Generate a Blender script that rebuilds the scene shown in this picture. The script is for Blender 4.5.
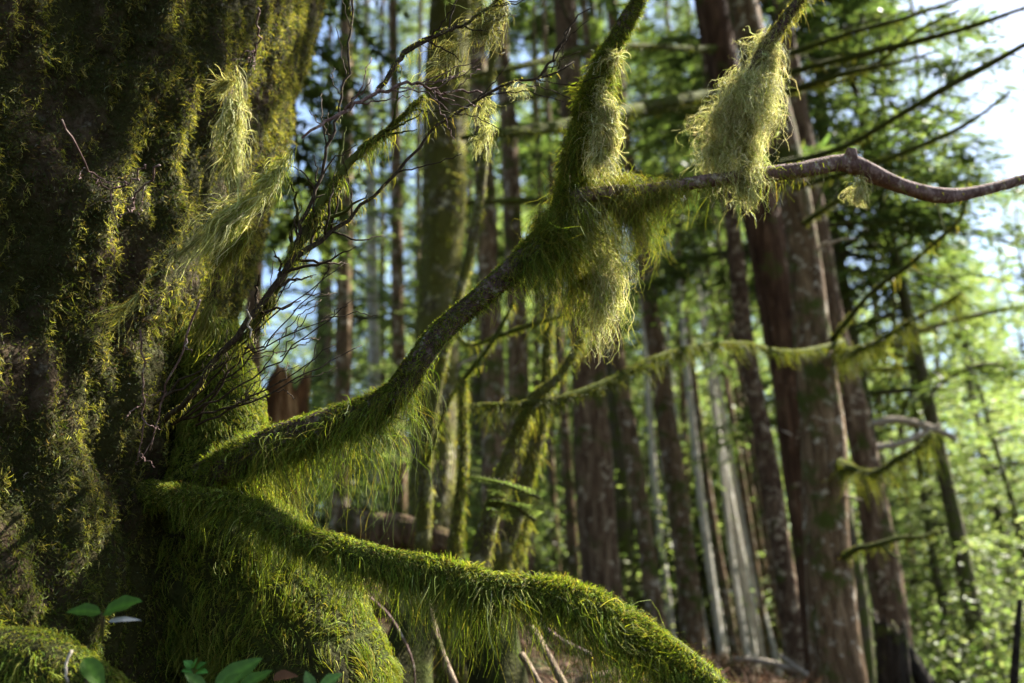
import bpy, math
import numpy as np

for _o in list(bpy.data.objects):
    bpy.data.objects.remove(_o)
SC = bpy.context.scene
COL = SC.collection
R = math.radians

# ------------------------------------------------------------------ camera, sky, sun, exposure
PITCH = R(21.0)
LENS, SENSOR = 35.0, 36.0
FPX = LENS / SENSOR * 1024.0
cam_d = bpy.data.cameras.new('camera')
cam = bpy.data.objects.new('camera', cam_d)
COL.objects.link(cam)
cam.location = (0, 0, 0)
cam.rotation_euler = (R(90) + PITCH, 0, 0)
cam_d.lens, cam_d.sensor_width = LENS, SENSOR
cam_d.clip_start, cam_d.clip_end = 0.05, 1500
cam_d.dof.use_dof = True
cam_d.dof.focus_distance = 1.78
cam_d.dof.aperture_fstop = 2.7
cam_d.dof.aperture_blades = 9
SC.camera = cam

SUN_AZ, SUN_EL = R(58), R(50)          # azimuth from +Y towards +X
world = bpy.data.worlds.new('World')
SC.world = world
world.use_nodes = True
wn, wl = world.node_tree.nodes, world.node_tree.links
wn.clear()
w_out = wn.new('ShaderNodeOutputWorld')
w_bg = wn.new('ShaderNodeBackground')
w_sky = wn.new('ShaderNodeTexSky')
w_sky.sky_type = 'NISHITA'
w_sky.sun_disc = False
w_sky.sun_elevation, w_sky.sun_rotation = SUN_EL, SUN_AZ
w_bg.inputs["Strength"].default_value = 0.05
w_tc = wn.new('ShaderNodeTexCoord')
w_no = wn.new('ShaderNodeTexNoise')
w_no.inputs['Scale'].default_value = 4.5
w_no.inputs['Detail'].default_value = 6
w_no.inputs['Roughness'].default_value = 0.6
w_rp = wn.new('ShaderNodeValToRGB')
w_rp.color_ramp.elements[0].position = 0.52
w_rp.color_ramp.elements[1].position = 0.74
w_mx = wn.new('ShaderNodeMixRGB')
w_mx.inputs['Color2'].default_value = (5.0, 5.5, 6.2, 1)
wl.new(w_tc.outputs['Generated'], w_no.inputs['Vector'])
wl.new(w_no.outputs['Fac'], w_rp.inputs['Fac'])
wl.new(w_rp.outputs['Color'], w_mx.inputs['Fac'])
wl.new(w_sky.outputs['Color'], w_mx.inputs['Color1'])
wl.new(w_mx.outputs['Color'], w_bg.inputs['Color'])
wl.new(w_bg.outputs['Background'], w_out.inputs['Surface'])

sun_d = bpy.data.lights.new('sun', 'SUN')
sun_d.energy = 5.0
sun_d.angle = R(0.5)
sun_d.color = (1.0, 0.95, 0.86)
sun = bpy.data.objects.new('sun', sun_d)
COL.objects.link(sun)
sun.location = (10, 10, 30)
sun.rotation_euler = (R(90) - SUN_EL, 0, math.pi - SUN_AZ)

SC.view_settings.view_transform = 'Standard'
SC.view_settings.look = 'None'
SC.view_settings.exposure = 2.95
SC.view_settings.gamma = 1
SC.render.engine = 'CYCLES'
SC.cycles.use_denoising = True
SC.cycles.max_bounces = 8
SC.cycles.diffuse_bounces = 5
SC.cycles.transmission_bounces = 4
SC.cycles.transparent_max_bounces = 6
SC.cycles.caustics_reflective = False
SC.cycles.caustics_refractive = False

# ------------------------------------------------------------------ geometry helpers
CP, SP = math.cos(PITCH), math.sin(PITCH)
rng = np.random.default_rng(7)


def P(px, py, d):
    """world point seen at a pixel of the photograph, d metres along the viewing axis"""
    u, v = (px - 512) / FPX, (341.5 - py) / FPX
    return np.array([u, CP - v * SP, SP + v * CP]) * d


def at(px, py, Y):
    u, v = (px - 512) / FPX, (341.5 - py) / FPX
    r = np.array([u, CP - v * SP, SP + v * CP])
    return r * (Y / r[1])


def depth(p):
    return p[1] * CP + p[2] * SP


def _h(ix, iy, iz):
    with np.errstate(over='ignore'):
        n = (ix.astype(np.int64) * 374761393 + iy.astype(np.int64) * 668265263 + iz.astype(np.int64) * 2147483647)
        n = (n ^ (n >> 13)) * 1274126177
        n = n ^ (n >> 16)
    return (n & 0xFFFFFF).astype(np.float64) / 0xFFFFFF


def vnoise(p):
    i = np.floor(p).astype(np.int64)
    f = p - i
    f = f * f * (3 - 2 * f)
    x, y, z = i[:, 0], i[:, 1], i[:, 2]
    fx, fy, fz = f[:, 0], f[:, 1], f[:, 2]
    def L(a, b, t): return a + (b - a) * t
    a = L(L(_h(x, y, z), _h(x + 1, y, z), fx), L(_h(x, y + 1, z), _h(x + 1, y + 1, z), fx), fy)
    b = L(L(_h(x, y, z + 1), _h(x + 1, y, z + 1), fx), L(_h(x, y + 1, z + 1), _h(x + 1, y + 1, z + 1), fx), fy)
    return L(a, b, fz) * 2 - 1


def fbm(p, o=4):
    s, a = 0, 0.5
    for k in range(o):
        s = s + a * vnoise(p * (2 ** k) + 17.3 * k)
        a *= 0.5
    return s


def nrm(v):
    return v / np.maximum(np.linalg.norm(v, axis=-1, keepdims=True), 1e-9)


def sstep(a, b, x):
    t = np.clip((x - a) / (b - a), 0, 1)
    return t * t * (3 - 2 * t)


def link(o, parent=None):
    COL.objects.link(o)
    if parent is not None:
        o.parent = parent
    return o


def make_mesh(name, V, quads=None, tris=None, col=None, smooth=True):
    me = bpy.data.meshes.new(name)
    V = np.asarray(V, dtype=np.float32)
    nq = 0 if quads is None else len(quads)
    nt = 0 if tris is None else len(tris)
    me.vertices.add(len(V))
    me.vertices.foreach_set('co', V.ravel())
    loops = []
    if nq: loops.append(np.asarray(quads, dtype=np.int32).ravel())
    if nt: loops.append(np.asarray(tris, dtype=np.int32).ravel())
    loops = np.concatenate(loops)
    me.loops.add(len(loops))
    me.loops.foreach_set('vertex_index', loops)
    me.polygons.add(nq + nt)
    st = np.concatenate([np.arange(nq) * 4, nq * 4 + np.arange(nt) * 3]).astype(np.int32)
    me.polygons.foreach_set('loop_start', st)
    me.polygons.foreach_set('use_smooth', np.full(nq + nt, smooth, dtype=bool))
    if col is not None:
        at_ = me.attributes.new('Col', 'FLOAT_COLOR', 'POINT')
        c4 = np.ones((len(V), 4), dtype=np.float32)
        c4[:, :3] = col
        at_.data.foreach_set('color', c4.ravel())
    me.update(calc_edges=True)
    return me


def obj(name, geo, mat, parent=None, origin=None, smooth=True):
    """geo = (V, quads, tris, col); coordinates are made local to origin / parent"""
    V, q, t, c = geo
    V = np.asarray(V, dtype=np.float64)
    if parent is not None:
        V = V - np.array(world_loc(parent))
        loc = (0, 0, 0)
    else:
        loc = V.mean(axis=0) if origin is None else np.asarray(origin)
        V = V - loc
    me = make_mesh(name, V, q, t, c, smooth)
    me.materials.append(mat)
    o = bpy.data.objects.new(name, me)
    o.location = loc
    return link(o, parent)


def world_loc(o):
    p = np.zeros(3)
    while o is not None:
        p = p + np.array(o.location)
        o = o.parent
    return p


def tag(o, label=None, cat=None, group=None, kind=None):
    if label: o['label'] = label
    if cat: o['category'] = cat
    if group: o['group'] = group
    if kind: o['kind'] = kind
    return o


def thing(name, loc, label, cat, group=None):
    o = bpy.data.objects.new(name, None)
    o.empty_display_size = 0.1
    o.location = loc
    link(o)
    return tag(o, label, cat, group)


def join(*geos):
    Vs, Q, T, C, n = [], [], [], [], 0
    for V, q, t, c in geos:
        Vs.append(V)
        if q is not None and len(q): Q.append(np.asarray(q) + n)
        if t is not None and len(t): T.append(np.asarray(t) + n)
        if c is not None: C.append(np.broadcast_to(c, (len(V), 3)))
        n += len(V)
    return (np.concatenate(Vs), np.concatenate(Q) if Q else None, np.concatenate(T) if T else None,
            np.concatenate(C) if C else None)


def resample(pts, rad, n):
    """Catmull-Rom through the points, n samples of even length"""
    pts, rad = np.asarray(pts, float), np.asarray(rad, float)
    X = np.column_stack([pts, rad])
    X = np.vstack([2 * X[0] - X[1], X, 2 * X[-1] - X[-2]])
    out = []
    for i in range(1, len(X) - 2):
        t = np.linspace(0, 1, 24, endpoint=False)[:, None]
        a, b, c, d = X[i - 1], X[i], X[i + 1], X[i + 2]
        out.append(0.5 * (2 * b + (c - a) * t + (2 * a - 5 * b + 4 * c - d) * t ** 2 + (3 * b - a - 3 * c + d) * t ** 3))
    out.append(X[-2][None])
    Z = np.vstack(out)
    s = np.r_[0, np.cumsum(np.linalg.norm(np.diff(Z[:, :3], axis=0), axis=1))]
    u = np.linspace(0, s[-1], n)
    Z = np.column_stack([np.interp(u, s, Z[:, k]) for k in range(4)])
    return Z[:, :3], np.maximum(Z[:, 3], 1e-4), u


def frames(path):
    T = nrm(np.gradient(path, axis=0))
    N = np.zeros_like(T)
    ref = np.array([0, 0, 1.0]) if abs(T[0, 2]) < 0.9 else np.array([0, -1.0, 0])
    N[0] = nrm(ref - T[0] * ref.dot(T[0]))
    for i in range(1, len(T)):
        v = N[i - 1] - T[i] * N[i - 1].dot(T[i])
        N[i] = v / max(np.linalg.norm(v), 1e-9)
    return T, N, np.cross(T, N)


def tube(path, rad, sides=12, amp=0.0, freq=8.0, stretch=4.0, seed=0.0):
    n = len(path)
    T, N, B = frames(path)
    th = np.linspace(0, 2 * np.pi, sides, endpoint=False)
    dirs = N[:, None] * np.cos(th)[None, :, None] + B[:, None] * np.sin(th)[None, :, None]
    r = np.repeat(rad[:, None], sides, 1)
    if amp:
        s = np.r_[0, np.cumsum(np.linalg.norm(np.diff(path, axis=0), axis=1))]
        q = np.stack([np.cos(th)[None] * r * freq, np.sin(th)[None] * r * freq, np.repeat((s * freq / stretch)[:, None], sides, 1)], -1)
        r = r * (1 + amp * fbm(q.reshape(-1, 3) + seed, 4).reshape(n, sides) * 2)
    V = (path[:, None] + dirs * r[..., None]).reshape(-1, 3)
    i, j = np.meshgrid(np.arange(n - 1), np.arange(sides), indexing='ij')
    j2 = (j + 1) % sides
    Q = np.stack([i * sides + j, i * sides + j2, (i + 1) * sides + j2, (i + 1) * sides + j], -1).reshape(-1, 4)
    V = np.vstack([V, path[0], path[-1]])
    k = np.arange(sides)
    c0, c1 = n * sides, n * sides + 1
    Tr = np.vstack([np.stack([np.full(sides, c0), (k + 1) % sides, k], -1),
                    np.stack([np.full(sides, c1), (n - 1) * sides + k, (n - 1) * sides + (k + 1) % sides], -1)])
    return V, Q, Tr, None


def stick(pts, r0, r1, n=14, sides=6, wob=0.0, g=None):
    g = g or rng
    pts = np.asarray(pts, float)
    rad = np.linspace(r0, r1, len(pts))
    p, r, u = resample(pts, rad, n)
    if wob:
        p[1:-1] += g.normal(0, wob, (n - 2, 3))
    return tube(p, r, sides)


def pick(g, n, palette, weights=None, jit=0.25):
    pal = np.array(palette)
    k = g.choice(len(pal), n, p=None if weights is None else np.array(weights) / np.sum(weights))
    c = pal[k] * (1 + g.uniform(-jit, jit, (n, 1))) * (1 + g.uniform(-jit * .35, jit * .35, (n, 3)))
    return np.clip(c, 0.003, 0.9)


def strands(g, P0, D0, L, K, w, col, grav=1.2, curl=0.35, cf=14.0, tip=0.25, wind=(0, 0, 0), clump=0.0, guides=0, barb=0.0):
    """curling ribbons that grow from P0 along D0 and give in to gravity"""
    n = len(P0)
    L = np.broadcast_to(L, (n,))
    w = np.broadcast_to(w, (n,))
    G = nrm(np.array([0, 0, -1.0]) + np.array(wind))
    D0 = nrm(D0)
    pts = np.zeros((n, K + 1, 3))
    pts[:, 0] = P0
    off = g.uniform(0, 50, (n, 1)) * np.array([[1, .7, .3]]) * 0.12
    for k in range(K):
        a = np.clip(grav * (k + 0.4) / K, 0, 1)
        q = pts[:, k] * cf + off
        nz = np.stack([vnoise(q), vnoise(q + 31.7), vnoise(q + 77.1)], -1)
        d = nrm(D0 * (1 - a) + G * a + curl * nz * 1.6)
        pts[:, k + 1] = pts[:, k] + d * (L / K)[:, None]
    if clump and guides and n > guides * 2:
        gi = g.choice(n, guides, replace=False)
        best, bd = np.zeros(n, int), np.full(n, 1e9)
        for q in gi:
            dd = ((P0 - P0[q]) ** 2).sum(1)
            mk = dd < bd
            bd[mk] = dd[mk]; best[mk] = q
        f = clump * (np.arange(K + 1) / K) ** .8 * g.uniform(.3, 1, (n, 1))
        f = f * (bd < (.06 ** 2))[:, None]
        rel = pts[best] - pts[best][:, :1]
        rel = rel * np.minimum(1.4, (L / np.maximum(L[best], 1e-4)))[:, None, None]
        tgt = pts[best][:, :1] + rel
        pts = pts * (1 - f[..., None]) + tgt * f[..., None]
    side = nrm(np.cross(nrm(g.normal(size=(n, 3))), np.array([0, 0, 1.0]) + g.normal(0, .4, (n, 3))))
    tt = np.linspace(0, 1, K + 1)
    wd = (1 - (1 - tip) * tt) * np.minimum(1, 0.5 + 4 * tt)
    hw = side[:, None] * (w[:, None] * wd[None] * 0.5)[..., None]
    V = np.stack([pts - hw, pts + hw], 2).reshape(-1, 3)
    base = (np.arange(n) * (K + 1) * 2)[:, None]
    k = np.arange(K)[None] * 2
    Q = np.stack([base + k, base + k + 1, base + k + 3, base + k + 2], -1).reshape(-1, 4)
    C = np.repeat(col, (K + 1) * 2, axis=0)
    if not barb:
        return V, Q, None, C
    # side leaflets that make a strand read as a feathery shoot
    dirs = nrm(np.diff(pts, axis=1))
    b0 = (pts[:, :-1] + (pts[:, 1:] - pts[:, :-1]) * g.uniform(.2, .9, (n, K, 1)))
    BV, BC = [], []
    for sg in (1, -1):
        sd = nrm(sg * side[:, None] + g.normal(0, .35, (n, K, 3)))
        bl = barb * g.uniform(.5, 1.3, (n, K, 1)) * np.linspace(1.1, .55, K)[None, :, None]
        tip_ = b0 + (sd * .85 + dirs * .6) * bl
        BV.append(np.stack([b0 - dirs * bl * .18, b0 + dirs * bl * .22, tip_], 2).reshape(-1, 3))
        BC.append(np.repeat(col * g.uniform(.85, 1.3, (n, 1)), K * 3, axis=0))
    BV = np.concatenate(BV)
    T = np.arange(len(BV)).reshape(-1, 3) + len(V)
    return np.vstack([V, BV]), Q, T, np.vstack([C] + BC)


def limb_moss(g, path, rad, n, short, hang, K, w, pal, wts, top=1.0, grav=1.3, curl=0.4, patch=5.0, thr=-1.0, dens=None, jit=.3, wind=(0, 0, 0), clump=0.0, guides=0, off=.97, barb=0.0):
    """moss over a limb: short on top, long strings below; short/hang/dens are functions of 0..1 along it"""
    m = len(path)
    T, N, B = frames(path)
    u = g.uniform(0, 1, n * 2)
    if dens is not None:
        u = u[g.uniform(0, 1, len(u)) < dens(u)]
    u = u[:n]
    n = len(u)
    f = u * (m - 1)
    i = np.minimum(f.astype(int), m - 2)
    t = (f - i)[:, None]
    ph = g.uniform(0, 2 * np.pi, n)
    lerp = lambda A: A[i] * (1 - t) + A[i + 1] * t
    nor = nrm(lerp(N) * np.cos(ph)[:, None] + lerp(B) * np.sin(ph)[:, None])
    pos = lerp(path) + nor * (lerp(rad[:, None]) * off)
    cl = fbm(pos * patch * 4, 3)
    keep = cl > thr
    u, nor, pos, cl, i, t = u[keep], nor[keep], pos[keep], cl[keep], i[keep], t[keep]
    n = len(u)
    down = sstep(-0.35, 0.75, -nor[:, 2])
    cl2 = vnoise(np.column_stack([u * 40, u * 0, u * 0]) + 3.3) * .5 + vnoise(np.column_stack([u * 13, u * 0 + 5, u * 0])) * .5
    lump = np.clip(.85 + 1.4 * fbm(pos * 16 + 4.0, 3), .45, 2.0)
    L = short(u) * lump * g.uniform(.4, 1.5, n) + hang(u) * down * g.uniform(0, 1.0, n) ** 2.0 * np.clip(1.2 + 1.3 * cl2 + 1.2 * cl, .1, 3.0)
    D = nor + g.normal(0, .45, (n, 3)) + T[i] * g.normal(0, .3, (n, 1))
    return strands(g, pos, D, np.maximum(L, .004), K, w * g.uniform(.6, 1.4, n), pick(g, n, pal, wts, jit), grav, curl, wind=wind, clump=clump, guides=guides, barb=barb)


# ------------------------------------------------------------------ materials
def nt(name):
    m = bpy.data.materials.new(name)
    m.use_nodes = True
    t = m.node_tree
    t.nodes.clear()
    out = t.nodes.new('ShaderNodeOutputMaterial')
    return m, t, t.nodes, t.links, out


def leafy(name, trans=0.4, rough=0.5, spec=0.3, tint=(1, 1, 1)):
    m, t, n, l, out = nt(name)
    a = n.new('ShaderNodeAttribute'); a.attribute_name = 'Col'
    b = n.new('ShaderNodeBsdfPrincipled')
    b.inputs['Roughness'].default_value = rough
    b.inputs['Specular IOR Level'].default_value = spec
    tr = n.new('ShaderNodeBsdfTranslucent')
    mu = n.new('ShaderNodeMixRGB'); mu.blend_type = 'MULTIPLY'; mu.inputs['Fac'].default_value = 1
    mu.inputs['Color2'].default_value = (*tint, 1)
    mx = n.new('ShaderNodeMixShader'); mx.inputs['Fac'].default_value = trans
    l.new(a.outputs['Color'], b.inputs['Base Color'])
    l.new(a.outputs['Color'], mu.inputs['Color1'])
    l.new(mu.outputs['Color'], tr.inputs['Color'])
    l.new(b.outputs['BSDF'], mx.inputs[1]); l.new(tr.outputs['BSDF'], mx.inputs[2])
    l.new(mx.outputs['Shader'], out.inputs['Surface'])
    return m


def bark(name, c0, c1, c2, scale=6.0, moss=0.0, lichen=0.0, zs=0.25, bump=0.5, mosscol=(0.05, 0.06, 0.012), lcol=(0.32, 0.33, 0.26)):
    m, t, n, l, out = nt(name)
    tc = n.new('ShaderNodeTexCoord')
    mp = n.new('ShaderNodeMapping'); mp.inputs['Scale'].default_value = (scale, scale, scale * zs)
    l.new(tc.outputs['Object'], mp.inputs['Vector'])
    n1 = n.new('ShaderNodeTexNoise'); n1.inputs['Scale'].default_value = 3; n1.inputs['Detail'].default_value = 8; n1.inputs['Roughness'].default_value = .68; n1.inputs['Distortion'].default_value = .6
    vo = n.new('ShaderNodeTexVoronoi'); vo.feature = 'DISTANCE_TO_EDGE'; vo.inputs['Scale'].default_value = 5
    l.new(mp.outputs['Vector'], n1.inputs['Vector']); l.new(mp.outputs['Vector'], vo.inputs['Vector'])
    rp = n.new('ShaderNodeValToRGB')
    e = rp.color_ramp.elements
    e[0].position, e[0].color = .3, (*c0, 1)
    e[1].position, e[1].color = .72, (*c2, 1)
    x = e.new(.5); x.color = (*c1, 1)
    l.new(n1.outputs['Fac'], rp.inputs['Fac'])
    last = rp.outputs['Color']
    def layer(last, amount, colr, sc, det, off):
        nn = n.new('ShaderNodeTexNoise'); nn.inputs['Scale'].default_value = sc; nn.inputs['Detail'].default_value = det; nn.inputs['Roughness'].default_value = .62
        ad = n.new('ShaderNodeVectorMath'); ad.operation = 'ADD'; ad.inputs[1].default_value = (off, off * .7, off * .3)
        l.new(tc.outputs['Object'], ad.inputs[0]); l.new(ad.outputs[0], nn.inputs['Vector'])
        r2 = n.new('ShaderNodeValToRGB')
        r2.color_ramp.elements[0].position = max(0, 0.66 - 0.42 * amount); r2.color_ramp.elements[1].position = min(1, 0.76 - 0.38 * amount)
        l.new(nn.outputs['Fac'], r2.inputs['Fac'])
        mx = n.new('ShaderNodeMixRGB'); mx.inputs['Color2'].default_value = (*colr, 1)
        l.new(r2.outputs['Color'], mx.inputs['Fac']); l.new(last, mx.inputs['Color1'])
        return mx.outputs['Color']
    if lichen: last = layer(last, lichen * .75, lcol, scale * 1.6, 9, 4.1)
    if moss: last = layer(last, moss, mosscol, scale * .55, 8, 11.3)
    b = n.new('ShaderNodeBsdfPrincipled'); b.inputs['Roughness'].default_value = .95; b.inputs['Specular IOR Level'].default_value = .06
    l.new(last, b.inputs['Base Color'])
    ml = n.new('ShaderNodeMath'); ml.operation = 'MULTIPLY_ADD'; ml.inputs[1].default_value = .6
    l.new(vo.outputs['Distance'], ml.inputs[0]); l.new(n1.outputs['Fac'], ml.inputs[2])
    bu = n.new('ShaderNodeBump'); bu.inputs['Strength'].default_value = bump; bu.inputs['Distance'].default_value = .25 / scale
    l.new(ml.outputs[0], bu.inputs['Height']); l.new(bu.outputs['Normal'], b.inputs['Normal'])
    l.new(b.outputs['BSDF'], out.inputs['Surface'])
    return m


M_moss = leafy('moss', .48, .7, .12, (1.15, 1.1, .5))
M_lichen = leafy('hanging_lichen', .40, .7, .12, (1.05, 1.02, .7))
M_leaf = leafy('foliage', .55, .55, .22, (1.12, 1.25, .75))
M_salal = leafy('salal_leaf', .3, .6, .2, (1.0, 1.2, .4))
M_dry = leafy('dry_litter', .1, .8, .1)
M_bigbark = bark('old_bark', (.016, .011, .006), (.042, .029, .016), (.095, .068, .042), 11, moss=.62, lichen=.16, zs=.8, bump=1.0, mosscol=(.028, .027, .008), lcol=(.12, .105, .075))
M_rootbark = bark('mossy_root_bark', (.012, .010, .005), (.026, .026, .008), (.05, .048, .014), 14, moss=.6, zs=.8, bump=1.0, mosscol=(.03, .036, .007))
M_limb = bark('limb_bark', (.02, .013, .011), (.06, .038, .032), (.15, .11, .10), 26, lichen=.25, zs=.6, bump=.7, lcol=(.24, .23, .17))
M_bare = bark('weathered_bark', (.045, .026, .023), (.11, .070, .062), (.23, .17, .155), 22, lichen=.3, zs=.5, bump=.5, lcol=(.33, .30, .24))
M_pale = bark('pale_dead_wood', (.14, .11, .085), (.26, .22, .17), (.42, .38, .31), 24, zs=.3, bump=.5)
M_red = bark('red_brown_bark', (.024, .014, .008), (.100, .062, .036), (.25, .175, .105), 8, moss=.26, lichen=.30, zs=.16, bump=1.2, lcol=(.38, .31, .21))
M_brown = bark('brown_bark', (.026, .017, .009), (.108, .068, .037), (.26, .18, .105), 9, moss=.36, lichen=.36, zs=.16, bump=.9, lcol=(.37, .32, .24))
M_spotted = bark('painted_sun_fleck_bark', (.02, .012, .007), (.085, .05, .03), (.22, .15, .09), 8, moss=.2, lichen=.42, zs=.3, bump=1.0, lcol=(.38, .30, .20))  # the lichen layer here paints bright sun flecks into the bark colour
M_shaded_red = bark('shaded_red_bark', (.014, .008, .005), (.055, .029, .016), (.15, .088, .05), 8, moss=.2, lichen=.15, zs=.14, bump=1.2, lcol=(.25, .2, .14))  # red bark darkened: shade on the half hidden trunk put into its colour
M_mossbark = bark('mossy_bark', (.03, .024, .012), (.065, .055, .026), (.14, .11, .06), 9, moss=.62, lichen=.45, zs=.4, bump=.9, mosscol=(.075, .072, .016), lcol=(.32, .30, .2))
M_grey = bark('pale_grey_bark', (.18, .15, .115), (.38, .35, .29), (.60, .57, .50), 9, moss=.15, zs=.3, bump=.5)
M_rot = bark('rotten_wood', (.022, .011, .005), (.12, .055, .02), (.42, .25, .11), 7, moss=.35, zs=.14, bump=1.2)
M_dark = bark('dark_wet_wood', (.008, .006, .005), (.02, .016, .012), (.05, .04, .03), 12, moss=.3, zs=.3, bump=.8)
M_mosslimb = bark('mossy_limb_bark', (.02, .018, .007), (.042, .042, .012), (.085, .078, .028), 20, moss=.6, zs=.6, bump=.5, mosscol=(.048, .058, .011))
M_root = bark('pale_root_bark', (.04, .028, .018), (.13, .095, .065), (.30, .24, .17), 18, moss=.3, zs=.3, bump=.8)
M_twig = bark('twig_bark', (.012, .009, .006), (.032, .023, .015), (.075, .058, .038), 60, zs=.6, bump=.3)
M_branch = bark('branch_wood', (.03, .024, .016), (.06, .05, .03), (.12, .10, .06), 20, moss=.5, zs=.6, bump=.3)

PAL_MOSS = [(.120, .165, .018), (.175, .205, .026), (.078, .112, .014), (.24, .235, .042)]
WT_MOSS = [4, 3, 3, 1.2]
PAL_DEEP = [(.055, .072, .011), (.085, .100, .015), (.035, .048, .008), (.12, .125, .026)]
PAL_OLIVE = [(.115, .118, .020), (.16, .15, .032), (.080, .085, .016), (.21, .19, .06)]
PAL_PALE = [(.34, .34, .13), (.45, .44, .22), (.25, .27, .07), (.55, .52, .31)]
PAL_TRUNK = [(.040, .052, .013), (.052, .054, .018), (.028, .041, .011), (.066, .066, .026), (.16, .155, .115), (.056, .036, .021)]
WT_TRUNK = [5, 4, 4, 2, .6, 2]

# ------------------------------------------------------------------ ground
def ground_z(x, y):
    x, y = np.asarray(x, float), np.asarray(y, float)
    z = -0.75 + 1.05 * sstep(1.0, 5.5, y) + 0.045 * np.maximum(y - 5.5, 0)
    z = z + 0.55 * sstep(1.2, -1.6, x) * sstep(1.5, 4.5, y)
    z = z - 1.9 * sstep(.9, 4.0, x) * sstep(40, 10, y)
    z = z + 0.10 * sstep(25, 60, y) * (y - 25)
    return z


gx = np.sign(np.linspace(-1, 1, 221)) * np.abs(np.linspace(-1, 1, 221)) ** 2.6 * 320
gy = np.r_[np.linspace(-60, -2, 12), np.linspace(-1.5, 12, 150), np.geomspace(12.4, 480, 50)]
GX, GY = np.meshgrid(gx, gy)
gp = np.column_stack([GX.ravel(), GY.ravel(), 0 * GX.ravel()])
gz = ground_z(gp[:, 0], np.minimum(gp[:, 1], 90)) + fbm(gp * np.array([1.3, 1.3, 1]), 5) * .14 * np.minimum(1, 1)
gp[:, 2] = gz
ny, nx = GX.shape
i, j = np.meshgrid(np.arange(ny - 1), np.arange(nx - 1), indexing='ij')
gq = np.stack([i * nx + j, i * nx + j + 1, (i + 1) * nx + j + 1, (i + 1) * nx + j], -1).reshape(-1, 4)
M_ground = bark('forest_soil', (.007, .005, .003), (.022, .013, .007), (.055, .033, .017), 7, moss=.35, zs=1, bump=1.0, mosscol=(.022, .026, .006))
tag(obj('ground', (gp, gq, None, None), M_ground, origin=(0, 0, 0)), kind='structure')

# forest litter, needles and dead twiglets on the bank
g = np.random.default_rng(11)
n = 60000
lx, ly = g.uniform(-1.6, 2.2, n), g.uniform(2.3, 7.5, n)
lp = np.column_stack([lx, ly, 0 * lx])
lp[:, 2] = ground_z(lx, ly) + fbm(np.column_stack([lx, ly, 0 * lx]) * np.array([1.3, 1.3, 1]), 5) * .14 + .004
D = nrm(np.column_stack([g.normal(size=(n, 2)), g.normal(.1, .35, n)]))
tag(obj('forest_litter', strands(g, lp, D, g.uniform(.03, .16, n), 2, g.uniform(.003, .012, n),
        pick(g, n, [(.05, .027, .013), (.09, .048, .024), (.17, .11, .06), (.035, .042, .010)], [5, 4, 1, 2], .4), .2, .4), M_dry, origin=(0, 0, 0)), 'dry brown needles twigs and leaf litter on the shady bank', 'litter', kind='stuff')

# ------------------------------------------------------------------ the huge mossy trunk
TCY, TR = 2.12, .78
_zs = np.array([-.9, .05, .3, .54, .71, 1.06, 1.59, 2.4, 14.0])
_cx = np.array([-1.44, -1.43, -1.445, -1.475, -1.48, -1.445, -1.385, -1.29, -1.0])


def trunk_pos(th, z):
    r = TR * (1 - .025 * np.maximum(z - 2.5, 0)) + .40 * np.exp(-(z + .55) / .22) * (1 + .35 * np.cos(3 * th + 1.0))
    c, s = np.cos(th), np.sin(th)
    q = np.column_stack([c * 1.6, s * 1.6, z * .9])
    rg_ = 1 - np.abs(fbm(q * np.array([7.5, 7.5, 2.2]) + 3.0, 3)) * 3.0
    d = .085 * fbm(q * 1.6 + 5.0, 3) + .045 * fbm(q * 5.5, 4) + .026 * fbm(q * 20, 3) + .007 * rg_
    cx = np.interp(z, _zs, _cx)
    r = r + d
    return np.column_stack([cx + r * c, TCY + r * s, z])


zz = np.r_[np.linspace(-.9, 2.3, 260), np.geomspace(2.33, 14, 40)]
nth = 420
th = np.linspace(-np.pi, np.pi, nth, endpoint=False)
ZZ, TH = np.meshgrid(zz, th, indexing='ij')
TV = trunk_pos(TH.ravel(), ZZ.ravel())
i, j = np.meshgrid(np.arange(len(zz) - 1), np.arange(nth), indexing='ij')
j2 = (j + 1) % nth
TQ = np.stack([i * nth + j, i * nth + j2, (i + 1) * nth + j2, (i + 1) * nth + j], -1).reshape(-1, 4)
old = thing('mossy_tree', (-1.4, TCY, -.6), 'huge old mossy trunk with two moss draped limbs reaching across the view', 'tree')
trunk = obj('trunk', (TV, TQ, None, None), M_bigbark, old)


OLD_Z0 = 4.2


def on_trunk(g, n, th0, th1, z0, z1):
    t_, z_ = g.uniform(th0, th1, n), g.uniform(z0, z1, n)
    p = trunk_pos(t_, z_)
    e = .01
    nor = nrm(np.cross(trunk_pos(t_ + e, z_) - p, trunk_pos(t_, z_ + e) - p))
    return p, nor


g = np.random.default_rng(21)
p, nor = on_trunk(g, 260000, R(-78), R(28), -.35, 2.0)
cl = fbm(p * 9 + 2.0, 4)
big = fbm(p * 2.4 + 9.0, 3)
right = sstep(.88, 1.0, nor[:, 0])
keep = g.uniform(0, 1, len(p)) < np.clip(.84 + 1.3 * cl + .4 * big + .3 * right, .22, 1)
p, nor, cl, big, right = p[keep], nor[keep], cl[keep], big[keep], right[keep]
n = len(p)
col = pick(g, n, PAL_TRUNK, WT_TRUNK, .4)
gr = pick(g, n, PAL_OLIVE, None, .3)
gm = pick(g, n, PAL_MOSS, WT_MOSS, .3) * .55
low = sstep(.45, .1, p[:, 2]) * (g.uniform(0, 1, n) < .7)
lit_edge = (right * (g.uniform(0, 1, n) < .9))[:, None]
col = col * (1 - lit_edge) + gr * 1.5 * lit_edge  # right-facing moss painted paler: the sunlit edge is put into its colour
col = col * (1 - low[:, None]) + gm * low[:, None]
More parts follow.
